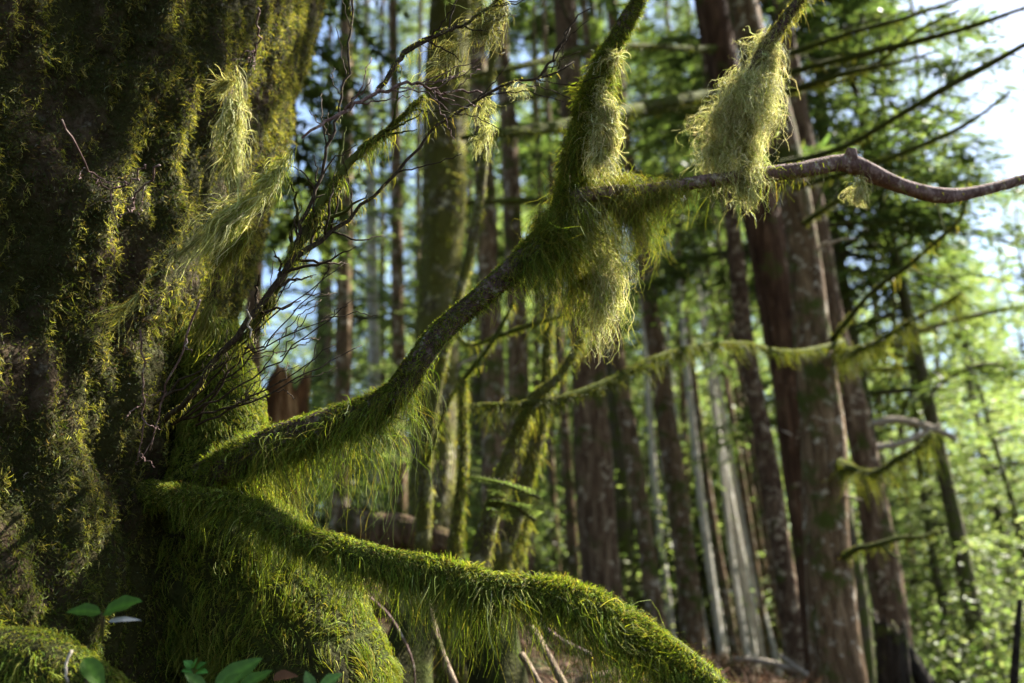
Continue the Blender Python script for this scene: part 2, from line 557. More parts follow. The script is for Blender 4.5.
L = g.uniform(.005, .016, n) * np.clip(1.0 + 1.4 * cl, .4, 2.0) * (1 + .5 * right)
tang = nrm(g.normal(size=(n, 3)))
D = nor * .55 + tang * 1.0 + np.array([0, 0, -.15])
trunk_moss = strands(g, p + nor * .004, D, L, 3, g.uniform(.0012, .0030, n), col, .8, 1.4, 70, .25, barb=.0032)
obj('moss', trunk_moss, M_moss, trunk)

# buttress roots on the right-hand side of the base
def px_path(lst):
    pts = np.array([P(a, b, d) for a, b, d, r in lst])
    rad = np.array([r * d / FPX for a, b, d, r in lst])
    return pts, rad


def build_root(lst, n_str, seed, amp=.05):
    pts, rad = px_path(lst)
    path, r, u = resample(pts, rad, 60)
    g = np.random.default_rng(seed)
    o = obj('root', tube(path, r, 40, amp, 14, 2.0, seed), M_rootbark, old)
    one = lambda u: .022 + 0 * u
    obj('moss', limb_moss(g, path, r, n_str, one, lambda u: .10 + 0 * u, 6, .0017, PAL_MOSS + PAL_OLIVE[:2], WT_MOSS + [2, 2], grav=1.8, curl=.8, off=1.0, clump=.7, guides=500, barb=.0030), M_moss, o)
    return o


build_root([(150, 500, 2.16, 55), (200, 545, 2.10, 76), (262, 600, 2.02, 84), (308, 680, 1.95, 84), (335, 800, 1.88, 96)], 42000, 31)
build_root([(205, 330, 2.15, 30), (222, 390, 2.12, 36), (225, 440, 2.08, 42), (215, 500, 2.0, 50)], 16000, 32)
build_root([(-60, 690, 1.55, 50), (20, 672, 1.50, 42), (75, 690, 1.46, 34), (130, 740, 1.44, 34)], 16000, 33)

# lower limb: thick fringe of moss in focus
g = np.random.default_rng(41)
pts, rad = px_path([(120, 500, 2.0, 20), (175, 496, 1.86, 12), (215, 500, 1.80, 9), (262, 515, 1.77, 11), (310, 538, 1.74, 12), (370, 558, 1.72, 13),
                    (440, 576, 1.70, 14), (510, 590, 1.67, 14), (575, 602, 1.64, 15), (620, 626, 1.62, 16), (665, 660, 1.60, 18), (715, 704, 1.57, 20), (790, 780, 1.53, 22)])
path, r, u = resample(pts, rad, 140)
r = r * (1 + .25 * fbm(np.column_stack([u * 9, 0 * u, 0 * u]) + 2.2, 3))
path[3:-3] += np.column_stack([0 * u, .012 * vnoise(np.column_stack([u * 6, 0 * u, 0 * u + 7])), .005 * vnoise(np.column_stack([u * 8, 0 * u, 0 * u + 3]))])[3:-3]
lower = obj('limb', tube(path, r, 20, .16, 30, 3, 3.0), M_mosslimb, old)
def bumpy(pairs):
    xs, ys = zip(*pairs)
    return lambda u: np.interp(u, xs, ys)
lshort = bumpy([(0, .008), (.1, .008), (.25, .009), (.5, .012), (1, .015)])
lhang = bumpy([(0, .02), (.07, .04), (.13, .08), (.22, .065), (.3, .09), (.42, .09), (.5, .12), (.58, .10), (.68, .11), (.76, .14), (.86, .18), (1, .2)])
obj('moss', join(
    limb_moss(g, path, r, 60000, lshort, lambda u: 0 * u, 4, .0015, PAL_MOSS + [(.24, .25, .07), (.10, .065, .025), (.03, .04, .008)], WT_MOSS + [2, .8, 2], grav=.9, curl=1.5, jit=.5, barb=.0034),
    limb_moss(g, path, r, 26000, lshort, lhang, 9, .0011, PAL_MOSS + [(.03, .04, .008), (.24, .25, .07)], WT_MOSS + [3, 1], jit=.5, grav=1.7, curl=.8, clump=.8, guides=800, thr=-.25, barb=.0026, dens=bumpy([(0, .25), (.2, .55), (.4, 1), (1, 1)]))), M_moss, lower)

# upper limb: mossy at the trunk, bare in the middle, shaggy at its fork
pts, rad = px_path([(150, 500, 2.1, 18), (205, 476, 1.95, 16), (255, 452, 1.90, 17), (310, 432, 1.88, 17), (365, 413, 1.88, 15), (395, 395, 1.89, 13), (418, 362, 1.91, 12),
                    (445, 328, 1.94, 11), (482, 296, 1.98, 10.5), (520, 262, 2.02, 10.5), (556, 228, 2.06, 14), (572, 200, 2.08, 14),
                    (578, 165, 2.09, 12), (586, 125, 2.10, 12), (598, 85, 2.11, 11), (612, 48, 2.12, 9), (640, -2, 2.14, 7), (672, -60, 2.16, 6)])
path_u, r_u, u = resample(pts, rad, 150)
upper = obj('limb', tube(path_u, r_u, 18, .14, 30, 3, 9.0), M_limb, old)
ush = bumpy([(0, .014), (.32, .016), (.40, .008), (.52, .009), (.60, .02), (.68, .026), (.80, .026), (.87, .012), (.93, .003), (1, .002)])
uhang = bumpy([(0, .10), (.1, .13), (.2, .20), (.3, .20), (.36, .16), (.41, .04), (.52, .05), (.57, .17), (.63, .22), (.68, .10), (.8, .06), (.88, .03), (.93, 0), (1, 0)])
udens = bumpy([(0, .8), (.3, 1), (.37, .8), (.41, .4), (.53, .4), (.58, 1), (.8, 1), (.9, .35), (.94, .04), (1, .02)])
obj('moss', join(
    limb_moss(g, path_u, r_u, 44000, ush, lambda u: 0 * u, 4, .0014, PAL_MOSS + PAL_OLIVE[:1] + [(.03, .04, .008)], WT_MOSS + [2, 2], jit=.5, grav=.9, curl=1.3, dens=udens, barb=.0032),
    limb_moss(g, path_u, r_u, 27000, ush, uhang, 9, .0011, PAL_MOSS + PAL_OLIVE[:2] + [(.03, .04, .008)], WT_MOSS + [2, 1, 3], jit=.5, grav=1.6, curl=.8, clump=.8, guides=600, thr=-.2, barb=.0026, dens=udens)), M_moss, upper)

# bare grey side branch running right
pts, rad = px_path([(568, 212, 2.07, 9), (578, 198, 2.05, 10), (592, 194, 2.06, 8), (640, 190, 2.09, 6), (690, 183, 2.14, 6.5), (740, 177, 2.19, 7), (800, 170, 2.24, 8), (838, 163, 2.28, 8.5),
                    (856, 166, 2.30, 9.5), (888, 181, 2.33, 8), (915, 190, 2.36, 7.5), (944, 196, 2.38, 7.5), (980, 191, 2.42, 6.5), (1024, 179, 2.47, 5.5), (1090, 160, 2.52, 4.5)])
path_r, r_r, u = resample(pts, rad, 120)
bare = obj('limb', tube(path_r, r_r, 16, .14, 30, 3, 14.0), M_bare, old)
bdens = bumpy([(0, .9), (.05, .9), (.12, .35), (.2, .6), (.34, .5), (.42, .25), (.5, .05), (1, .03)])
obj('moss', join(limb_moss(g, path_r, r_r, 4500, lambda u: .010 + 0 * u, bumpy([(0, .06), (.08, .10), (.2, .09), (.35, .05), (.45, .02), (1, .008)]), 7, .002, PAL_OLIVE + PAL_MOSS[:2], None, grav=1.6, curl=.5, dens=bdens)), M_moss, bare)
# knob on the bare branch
kp, kr, _ = resample([P(846, 172, 2.29), P(850, 158, 2.28), P(852, 148, 2.275)], np.array([.014, .016, .010]), 10)
obj('stub', tube(kp, kr, 12, .25, 60, 1, 2.0), M_bare, bare)

# dead lichen-hung branch coming down from above
pts, rad = px_path([(850, -60, 2.28, 5), (805, -8, 2.26, 5), (784, 22, 2.25, 6), (766, 48, 2.24, 7), (752, 82, 2.22, 6), (746, 125, 2.2, 5), (745, 180, 2.19, 4)])
path_v, r_v, u = resample(pts, rad, 70)
dead = obj('limb', tube(path_v, r_v, 12, .15, 30, 3, 4.0), M_limb, old)
obj('moss', limb_moss(g, path_v, r_v, 3500, lambda u: .014 + 0 * u, lambda u: .03 + 0 * u, 5, .0022, PAL_PALE[:1] + PAL_OLIVE, None, grav=1.5, curl=.6), M_moss, dead)

# ------------------------------------------------------------------ tufts of hanging moss and lichen
def tuft(name, lst, n, Lr, K, w, pal, label, seed, spread=.6, curl=.5, wind=(0, 0, 0), cat='moss', cw=None, grav=1.6, mat=None):
    """lst: pixel spine (x, y, depth, half-width) that the strands grow from"""
    g = np.random.default_rng(seed)
    pts, rad = px_path(lst)
    path, r, u = resample(pts, rad, 40)
    n0 = n = int(n * .62)
    f = g.uniform(0, 39, int(n * 3.6))
    n = len(f)
    i = np.minimum(f.astype(int), 38)
    t = (f - i)[:, None]
    c = path[i] * (1 - t) + path[i + 1] * t
    rr = (r[i] * (1 - t[:, 0]) + r[i + 1] * t[:, 0])
    v = nrm(g.normal(size=(n, 3))) * (g.uniform(0, 1, (n, 1)) ** .5) * rr[:, None]
    v[:, 1] *= .7
    dirp = nrm(path[np.minimum(i + 1, 39)] - path[i])
    D = dirp * 1.0 + nrm(v + 1e-6) * spread + g.normal(0, .35, (n, 3))
    gap = fbm((c + v) * np.array([28, 28, 13.0]) + seed, 2)
    kp = np.argsort(-gap + g.normal(0, .12, n))[:n0]
    c, v, D, n = c[kp], v[kp], D[kp], len(kp)
    L = (Lr[0] + (Lr[1] * 1.35 - Lr[0]) * g.uniform(0, 1, n) ** 2.2) * (1 + .7 * vnoise((c + v) * 30 + 9))
    geo = strands(g, c + v, D, L, K + 4, w * .9 * g.uniform(.6, 1.4, n), pick(g, n, pal, cw, .3), grav, curl * 2.3, 44, .3, wind, .7, max(20, n // 22))
    o = obj(name, geo, mat or M_lichen, origin=path[0])
    return tag(o, label, cat, 'tufts of hanging moss and lichen')


TU = 'hanging_moss'
tuft(TU, [(508, 4, 2.03, 4), (486, 20, 2.0, 9), (462, 42, 1.98, 10), (440, 66, 1.96, 7)], 1700, (.03, .09), 7, .0015, PAL_OLIVE[1:] + PAL_PALE[:1],
     'soft green moss plume slanting along a dark twig over the mossy olive trunk', 50, curl=.35, wind=(-.5, 0, 0), grav=1.2)
tuft(TU, [(782, 18, 2.24, 5), (764, 45, 2.23, 14), (754, 72, 2.22, 22), (748, 100, 2.21, 26), (736, 130, 2.20, 36)], 9500, (.04, .13), 8, .0014, PAL_PALE,
     'big pale lichen curtain draped on the dead branch above the bare grey limb', 51, curl=.55, wind=(-.25, 0, 0))
tuft(TU, [(752, 100, 2.2, 12), (742, 140, 2.2, 22), (728, 160, 2.19, 26)], 3600, (.05, .13), 8, .0014, PAL_PALE,
     'yellow green lichen skirt under the big curtain, crossing the bare grey limb', 52, wind=(-.3, 0, 0))
tuft(TU, [(725, 150, 2.19, 6), (712, 158, 2.19, 12), (700, 165, 2.18, 8)], 900, (.03, .07), 7, .0018, PAL_PALE[:3],
     'thin lichen wisp at the lower left edge of the big curtain', 53, wind=(-.4, 0, 0))
tuft(TU, [(752, 172, 2.19, 12), (748, 185, 2.19, 12)], 900, (.04, .09), 7, .002, PAL_PALE,
     'pale lichen fringe hanging just below the bare limb in front of two trunks', 54)
tuft(TU, [(856, 174, 2.29, 8), (857, 186, 2.29, 9), (856, 196, 2.29, 8)], 1000, (.02, .06), 7, .0018, PAL_PALE,
     'small round lichen tuft below the knob of the bare grey limb', 55)
tuft(TU, [(617, 52, 2.09, 5), (610, 88, 2.07, 11), (605, 120, 2.06, 14), (601, 150, 2.05, 15), (596, 178, 2.05, 13)], 6500, (.02, .07), 6, .0017, PAL_PALE + PAL_OLIVE[1:2],
     'pale shaggy lichen sheet on the sunny side of the upright mossy limb', 56, curl=.6)
tuft(TU, [(590, 205, 2.05, 10), (596, 235, 2.05, 13), (602, 262, 2.05, 13), (606, 300, 2.05, 10)], 2200, (.05, .14), 9, .0019, PAL_PALE,
     'long pale lichen beard hanging under the shaggy fork', 57, curl=.45)
tuft(TU, [(570, 195, 2.06, 18), (568, 222, 2.07, 26), (576, 250, 2.07, 26), (592, 272, 2.07, 16)], 5200, (.04, .19), 9, .0014, PAL_MOSS + PAL_OLIVE, 
     'dense dark green moss clump hanging from the fork of the upper limb', 58, cat='moss', mat=M_moss)
tuft(TU, [(600, 198, 2.07, 8), (635, 198, 2.09, 10), (668, 192, 2.11, 6)], 4200, (.06, .19), 9, .0013, PAL_MOSS[:2] + PAL_OLIVE,
     'green moss fringe under the bare limb right beside the shaggy fork', 59, mat=M_moss)
tuft(TU, [(556, 215, 2.04, 12), (545, 240, 2.04, 20), (534, 262, 2.03, 13)], 4200, (.05, .13), 8, .0014, PAL_MOSS + PAL_OLIVE[:1],
     'green moss tassel on the upper limb just below its shaggy fork', 60, mat=M_moss)
tuft(TU, [(586, 200, 2.04, 5), (577, 215, 2.04, 6), (574, 238, 2.04, 5)], 700, (.02, .05), 6, .002, PAL_PALE[:3],
     'curl of yellow green lichen at the broken end of the bare limb', 61)
tuft(TU, [(238, 66, 1.60, 5), (236, 92, 1.60, 7), (233, 130, 1.60, 8), (232, 165, 1.60, 8)], 1700, (0.03, 0.07), 8, .0016, PAL_PALE[:3] + PAL_OLIVE[1:2],
     'yellow green moss string hanging straight down the face of the huge trunk', 62, spread=.18, curl=.35)
tuft(TU, [(252, 78, 1.6, 4), (238, 80, 1.6, 5), (222, 86, 1.6, 3)], 450, (.03, .07), 7, .0015, PAL_PALE[:1] + PAL_OLIVE[1:],
     'small wispy moss tuft at the top of the straight moss string', 63, wind=(-1.2, 0, 0), grav=.8)
tuft(TU, [(300, 142, 1.72, 3), (284, 165, 1.72, 7), (262, 190, 1.70, 11), (242, 212, 1.68, 12), (226, 225, 1.66, 10)], 2600, (0.03, 0.09), 8, .0017, PAL_PALE[:3] + PAL_MOSS[1:2],
     'feathery yellow green moss plume slanting off a twig beside the trunk edge', 64, spread=.18, curl=.3, wind=(-.5, 0, 0), grav=1.2)
tuft(TU, [(248, 225, 1.70, 8), (232, 255, 1.69, 10), (216, 290, 1.68, 10), (204, 318, 1.68, 6)], 1300, (0.03, 0.07), 8, .0016, PAL_MOSS[1:2] + PAL_OLIVE,
     'green moss plume slanting down the trunk below the feathery plume', 65, spread=.18, curl=.3, wind=(-.35, 0, 0), grav=1.2, mat=M_moss)
tuft(TU, [(206, 232, 1.62, 3), (170, 262, 1.60, 4), (140, 292, 1.58, 3), (118, 318, 1.57, 2)], 420, (0.02, 0.05), 7, .0014, PAL_OLIVE[1:] + PAL_PALE[:1],
     'long thin moss wisp trailing left across the dark trunk bark', 66, spread=.18, curl=.3, wind=(-.8, 0, -.2), grav=.9)
tuft(TU, [(486, 98, 2.05, 3), (487, 118, 2.05, 6), (484, 135, 2.05, 5)], 500, (.03, .07), 7, .0015, PAL_PALE[:3],
     'wispy lichen hanging where two dark twigs cross the slender pale stem', 67)
tuft(TU, [(508, 92, 2.05, 2), (525, 86, 2.05, 3), (540, 80, 2.05, 2)], 300, (.015, .045), 6, .0014, PAL_PALE,
     'short lichen threads under the bare pale twig tip', 68)

# ------------------------------------------------------------------ twigs round the big trunk
def twig(lst, mat, label=None, parent=None, name='twig', sides=7, n=36, wob=.0028, seed=1, subs=()):
    g = np.random.default_rng(seed)
    pts, rad = px_path(lst)
    rad = rad * .75
    p, r, u = resample(pts, rad, n)
    p[1:-1] += g.normal(0, wob, (n - 2, 3))
    gs = [tube(p, r, sides)]
    for s in subs:
        q, rr = px_path(s)
        p2, r2, _ = resample(q, rr, 12)
        p2[1:-1] += g.normal(0, wob * .7, (10, 3))
        gs.append(tube(p2, r2, 5))
    return p, r, obj(name, join(*gs), mat, parent)


def mossy_twig(lst, mat, seed, nstr, short, hang, pal, subs=(), name='twig', w=.0018):
    p, r, o = twig(lst, mat, None, old, name, seed=seed, subs=subs)
    g = np.random.default_rng(seed)
    if nstr:
        obj('moss', limb_moss(g, p, r, nstr, lambda u: short + 0 * u, lambda u: hang + 0 * u, 6, w, pal, None, grav=1.6, curl=.5, thr=-.15), M_moss, o)
    return o


def side_twigs(g, lst, n, lo, hi, spread=.9, d=0):
    """fine side twigs (pixel lists) off a main twig"""
    A = np.array(lst, float)
    res = []
    for k in range(n):
        f = g.uniform(.2, .97) * (len(A) - 1)
        i = min(int(f), len(A) - 2)
        q = A[i] + (A[i + 1] - A[i]) * (f - i)
        t = A[i + 1, :2] - A[i, :2]
        a = math.atan2(t[1], t[0]) + g.choice([-1, 1]) * g.uniform(.25, spread)
        l = g.uniform(lo, hi)
        e1 = (q[0] + math.cos(a) * l * .5 + g.normal(0, 2), q[1] + math.sin(a) * l * .5 + g.normal(0, 2), q[2] + g.normal(0, .02), max(.5, q[3] * .3))
        a2 = a + g.normal(0, .25)
        e2 = (e1[0] + math.cos(a2) * l * .5, e1[1] + math.sin(a2) * l * .5, q[2] + g.normal(0, .04), .4)
        res.append([(q[0], q[1], q[2], max(.6, q[3] * .4)), e1, e2])
    return res


g = np.random.default_rng(71)
T1 = [(160, 428, 1.86, 4), (190, 395, 1.77, 4), (225, 350, 1.76, 4), (265, 300, 1.78, 4.5), (292, 262, 1.80, 4.5), (318, 240, 1.83, 3.5), (350, 218, 1.86, 2.5), (395, 176, 1.9, 2.2), (432, 132, 1.95, 2), (470, 104, 2.0, 2), (500, 88, 2.03, 2), (540, 77, 2.06, 1.8), (574, 62, 2.08, 1.2)]
mossy_twig(T1, M_twig, 72, 900, .008, .02, PAL_OLIVE, side_twigs(g, T1, 22, 30, 80) + [[(540, 77, 2.06, 1.4), (557, 50, 2.07, 1.2), (570, 28, 2.08, .8)], [(556, 52, 2.07, 1), (575, 18, 2.08, .8), (592, 8, 2.08, .5)]])
T2 = [(235, 345, 1.78, 4), (272, 300, 1.8, 5), (300, 240, 1.82, 6), (318, 210, 1.84, 6), (345, 170, 1.86, 5.5), (368, 145, 1.88, 4.5), (400, 118, 1.9, 3), (425, 95, 1.92, 2)]
mossy_twig(T2, M_mosslimb, 73, 6000, .010, .035, PAL_OLIVE + PAL_MOSS, side_twigs(g, T2, 10, 30, 70))
T3 = [(302, 138, 1.72, 1.5), (318, 126, 1.74, 2), (345, 110, 1.78, 2.4), (375, 94, 1.82, 2.4), (412, 83, 1.86, 2), (440, 92, 1.9, 1.8), (482, 93, 1.93, 1.2)]
mossy_twig(T3, M_bare, 74, 0, 0, 0, PAL_OLIVE, side_twigs(g, T3, 14, 30, 70))
T4 = [(378, 92, 1.86, 3.2), (398, 62, 1.9, 3.5), (412, 46, 1.92, 3), (445, 32, 1.96, 2.6), (472, 20, 2.0, 2.2), (505, -5, 2.03, 2), (540, -30, 2.05, 2)]
mossy_twig(T4, M_twig, 75, 700, .008, .03, PAL_OLIVE + PAL_MOSS, side_twigs(g, T4, 12, 30, 70))
T5 = [(288, 260, 1.8, 3), (306, 215, 1.82, 2.6), (318, 182, 1.84, 2.4), (330, 138, 1.86, 2), (347, 70, 1.9, 1.6), (352, 10, 1.94, 1.4), (350, -30, 1.96, 1.2)]
mossy_twig(T5, M_twig, 76, 200, .006, .02, PAL_OLIVE, side_twigs(g, T5, 12, 25, 60))
# fan of fine straight dead twigs springing from the trunk base
for k, (x, y) in enumerate([(325, 232), (345, 262), (352, 300), (330, 318), (318, 285), (335, 345), (310, 225), (362, 345)]):
    x0, y0 = g.uniform(150, 200), g.uniform(395, 440)
    a = [(x0, y0, 1.83, 1.7), ((x0 + x) / 2 + g.normal(0, 6), (y0 + y) / 2 + g.normal(5, 8), 1.79, 1.1), (x, y, 1.8 + g.uniform(-.05, .12), .6)]
    twig(a, M_twig, None, old, seed=80 + k, n=16, subs=side_twigs(g, a, 5, 18, 50, .6))
twig([(246, 310, 1.74, 1.2), (251, 325, 1.74, 1.4), (250, 338, 1.74, 1)], M_pale, None, old, seed=95, n=10)
# dead twiglets lying against the bark
for k, a in enumerate([[(62, 120), (85, 165), (105, 185), (118, 230)], [(160, 165), (135, 200), (118, 222)], [(145, 165), (128, 182), (112, 188)],
                       [(258, 8), (258, 40), (250, 62)], [(140, 330), (143, 400), (138, 460)], [(200, 300), (170, 380), (150, 450)]]):
    q = [(x, y, 1.58 + .06 * i, 1.5 - .3 * i) for i, (x, y) in enumerate(a)]
    twig(q, M_bare, None, old, seed=100 + k, n=14, subs=side_twigs(g, q, 3, 12, 30))

# ------------------------------------------------------------------ foliage generators
def leaf_quads(g, C, D, L, W, col, flat=.5):
    """flat leaf blades (diamond of 2 tris as a quad) centred at C along D"""
    n = len(C)
    D = nrm(D)
    up = nrm(np.array([0, 0, 1.0]) + g.normal(0, flat, (n, 3)))
    S = nrm(np.cross(D, up))
    L = np.broadcast_to(L, (n,))[:, None]
    W = np.broadcast_to(W, (n,))[:, None]
    V = np.stack([C, C + D * L * .45 + S * W * .5, C + D * L, C + D * L * .45 - S * W * .5], 1).reshape(-1, 3)
    Q = np.arange(4 * n).reshape(-1, 4)
    return V, Q, None, np.repeat(col, 4, axis=0)


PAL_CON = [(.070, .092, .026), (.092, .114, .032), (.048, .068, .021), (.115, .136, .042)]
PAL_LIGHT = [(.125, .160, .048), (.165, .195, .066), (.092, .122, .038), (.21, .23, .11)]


def conifer_geo(seed, H0, H1, Rm, nl, Ls, Ws, gap=.17, m=4, pal=PAL_CON, sides=2, up=.12, droop=.34, trunk_r=0.0):
    """crown leaves and its branch frame, axis along +Z from z = 0"""
    g = np.random.default_rng(seed)
    C, D, LL, sticks = [], [], [], []
    for k in range(nl):
        t = (k + g.uniform(0, 1)) / nl
        z = H0 + (H1 - H0) * t
        Lb = Rm * max(.12, (1 - t) ** .75) * g.uniform(.55, 1.1)
        az = g.uniform(0, 2 * np.pi)
        a = np.array([math.cos(az), math.sin(az), 0])
        b = np.array([-a[1], a[0], 0])
        f = lambda s: a * (s * Lb)[:, None] + np.array([0, 0, 1.0]) * (z + up * Lb * s - droop * Lb * s ** 2)[:, None]
        sk = np.linspace(0, 1, 6)
        sticks.append(tube(f(sk), np.linspace(.012 * Lb + .006, .003, 6), 4))
        nb = max(3, int(Lb / gap))
        s = np.repeat(g.uniform(.12, 1, nb), 2)
        sg = np.tile([1, -1], nb)
        o = f(s)
        ang = g.uniform(.6, 1.15, len(s)) * sg
        d = a[None] * np.cos(ang)[:, None] + b[None] * np.sin(ang)[:, None]
        d[:, 2] = -g.uniform(.05, .5, len(s))
        l2 = (.18 + .28 * Lb * (1 - .75 * s)) * g.uniform(.5, 1.15, len(s))
        l2 = np.minimum(l2, .9)
        for q in range(m):
            w = (q + g.uniform(0, 1, len(s))) / m
            c = o + d * (l2 * w)[:, None] + np.array([0, 0, -1.0]) * (.25 * l2 * w ** 2)[:, None]
            for sd in ((1, -1) if sides == 2 else (1,)):
                e = d * .8 + np.cross(d, [0, 0, 1.0]) * sd * g.uniform(.3, 1.1, (len(s), 1)) + g.normal(0, .15, d.shape)
                C.append(c); D.append(e); LL.append(np.full(len(s), 1.0))
    C, D = np.concatenate(C), np.concatenate(D)
    n = len(C)
    tone = 1 + .35 * vnoise(C * .9 + seed)
    leaf = leaf_quads(g, C, D, Ls * g.uniform(.6, 1.3, n), Ws * g.uniform(.6, 1.3, n), pick(g, n, pal, None, .25) * tone[:, None], .45)
    if trunk_r:
        zt = np.linspace(0, H1, 8)
        sticks.append(tube(np.column_stack([.05 * np.sin(zt), .05 * np.cos(zt * 1.3), zt]), np.linspace(trunk_r, .01, 8), 7))
    return leaf, join(*sticks)


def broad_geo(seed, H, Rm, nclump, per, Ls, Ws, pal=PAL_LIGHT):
    g = np.random.default_rng(seed)
    th, ph = g.uniform(0, 2 * np.pi, nclump), np.arccos(g.uniform(-.6, 1, nclump))
    rr = g.uniform(.35, 1, nclump) ** .6
    cc = np.column_stack([np.cos(th) * np.sin(ph) * Rm * rr, np.sin(th) * np.sin(ph) * Rm * rr, H * .55 + np.cos(ph) * H * .45 * rr])
    cc += g.normal(0, .15 * Rm, cc.shape)
    idx = np.repeat(np.arange(nclump), per)
    C = cc[idx] + g.normal(0, 1, (len(idx), 3)) * np.array([.34, .34, .16]) * Rm * .5
    C[:, 2] = np.maximum(C[:, 2], .05)
    n = len(C)
    D = np.column_stack([g.normal(size=(n, 2)), g.normal(-.2, .4, n)])
    leaf = leaf_quads(g, C, D, Ls * g.uniform(.5, 1.3, n), Ws * g.uniform(.5, 1.3, n), pick(g, n, pal, None, .3), .5)
    sticks = []
    for k in range(0, nclump, 2):
        e = cc[k]
        sticks.append(tube(np.array([[0, 0, 0], [e[0] * .25, e[1] * .25, e[2] * .45], [e[0] * .7, e[1] * .7, e[2] * .8], e]), np.array([.03, .022, .012, .004]) * H / 4, 4))
    return leaf, join(*sticks)


class Proto:
    def __init__(self, geo, mat_leaf=M_leaf, mat_w=M_branch):
        self.leaf = make_mesh('crown', *geo[0]); self.leaf.materials.append(mat_leaf)
        self.wood = make_mesh('branch_frame', *geo[1]); self.wood.materials.append(mat_w)
        self.geo = geo

    def put(self, parent, loc, rz=0, s=1.0, tilt=(0, 0), sz=None):
        for nm, me in (('crown', self.leaf), ('branch_frame', self.wood)):
            o = bpy.data.objects.new(nm, me)
            o.location = loc
            o.rotation_euler = (tilt[0], tilt[1], rz)
            o.scale = (s, s, sz or s)
            link(o, parent)


CROWN_HI = Proto(conifer_geo(201, 0, 14, 3.0, 70, .10, .03, .24, 6))            # crown of the tall trees, starts high
CROWN_HI2 = Proto(conifer_geo(202, 0, 13, 2.6, 48, .10, .03, .26, 6))
FIR_A = Proto(conifer_geo(203, .6, 11, 2.3, 88, .105, .026, .17, 6, trunk_r=.11))
FIR_HI = Proto(conifer_geo(213, 4.6, 12, 2.4, 84, .11, .03, .12, 7, PAL_CON[:3], trunk_r=.10))
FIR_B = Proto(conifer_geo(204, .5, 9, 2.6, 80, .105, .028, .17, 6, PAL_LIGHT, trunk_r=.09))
FIR_S = Proto(conifer_geo(205, .15, 3.0, 1.0, 60, .07, .022, .10, 4, PAL_LIGHT, trunk_r=.025))
BUSH_A = Proto(broad_geo(206, 4.5, 1.9, 120, 60, .10, .05))
BUSH_B = Proto(broad_geo(207, 2.4, 1.5, 90, 46, .08, .042))

CROWN_OLD_SHADE = Proto(conifer_geo(208, 0, 9, 5.9, 110, .09, .036, .19, 22, droop=.2))  # unseen crown overhead, added and shaped to shade the trunk face
CROWN_OLD_SHADE.put(old, (.35, .05, OLD_Z0 + .6), .4)

# ------------------------------------------------------------------ trees with trunks seen in the photograph
TREE_Y = {}


def path_tree(name, lst, Y, mat, label, cat='tree', group=None, amp=.12, sides=26, H=16.0, crown=None, crown_z=7.0, cs=1.0, seed=0, base_py=None, foot=True):
    """lst: pixel (x, y, width) up the trunk, all at distance Y; extended down to the ground and up to height H"""
    g = np.random.default_rng(300 + seed)
    pts = np.array([at(x, y, Y) for x, y, w in lst])
    rad = np.array([w * .5 * depth(p_) / FPX for (x, y, w), p_ in zip(lst, pts)])
    o = np.argsort(pts[:, 2])
    pts, rad = pts[o], rad[o]
    slope = (pts[1] - pts[0]) / max(pts[1, 2] - pts[0, 2], .2)
    gz0 = float(ground_z(pts[0, 0], Y)) - .12
    if pts[0, 2] > gz0 + .05:
        dz = pts[0, 2] - gz0
        b = pts[0] - slope * dz * .8
        b[2] = gz0
        pts = np.vstack([b, pts]); rad = np.r_[rad[0] * 1.25, rad]
    up = (pts[-1] - pts[-3 if len(pts) > 3 else 0]); up = up / up[2]
    up[0] *= .5
    if H > pts[-1, 2] + 1:
        z1 = pts[-1, 2]
        zt = np.linspace(z1, H, 6)[1:]
        ext = pts[-1] + up * (zt - z1)[:, None] * np.array([1, .3, 1])
        pts = np.vstack([pts, ext]); rad = np.r_[rad, np.linspace(rad[-1], rad[-1] * .25, 6)[1:]]
    path, r, u = resample(pts, rad, 150)
    t = thing(name, path[0], label, cat, group)
    if foot:
        r = r * (1 + .45 * np.exp(-u / .25))
    obj('trunk', tube(path, r, sides, amp, 9, 5, seed * 7.7), mat, t)
    if crown is not None:
        k = int(np.argmin(np.abs(path[:, 2] - crown_z)))
        loc = path[k] - path[0]
        crown.put(t, loc, g.uniform(0, 6.28), cs)
    TREE_Y[t.name] = Y
    return t, path, r


def tree_limb(t, lst, mat=M_mosslimb, nm=0, short=.015, hang=.05, pal=None, name='limb', seed=0, w=.0038, thr=-.3, K=6, sides=8, sub=(), dens=None):
    g = np.random.default_rng(500 + seed)
    y0 = TREE_Y[t.name]
    pts = np.array([at(a, b, y0 if q == 0 else min(d, y0)) for q, (a, b, d, r_) in enumerate(lst)])
    rad = np.array([r_ * depth(p_) / FPX * .68 for (a, b, d, r_), p_ in zip(lst, pts)])
    p, r, u = resample(pts, rad, 50)
    gs = [tube(p, r, sides, .12, 30, 3, seed)]
    for s in sub:
        q = np.array([at(a, b, min(d, y0)) for a, b, d, r_ in s])
        rr = np.array([r_ * d / FPX for a, b, d, r_ in s])
        p2, r2, _ = resample(q, rr, 14)
        gs.append(tube(p2, r2 * .55, 5))
    o = obj(name, join(*gs), mat, t)
    if nm:
        obj('moss', limb_moss(g, p, r, nm, lambda u: short + 0 * u, lambda u: hang + 0 * u, K, w, pal or (PAL_MOSS + PAL_OLIVE[:2]), None, grav=1.5, curl=.7, thr=thr, dens=dens), M_moss, o)
    return o


TG = 'trunks of the forest'
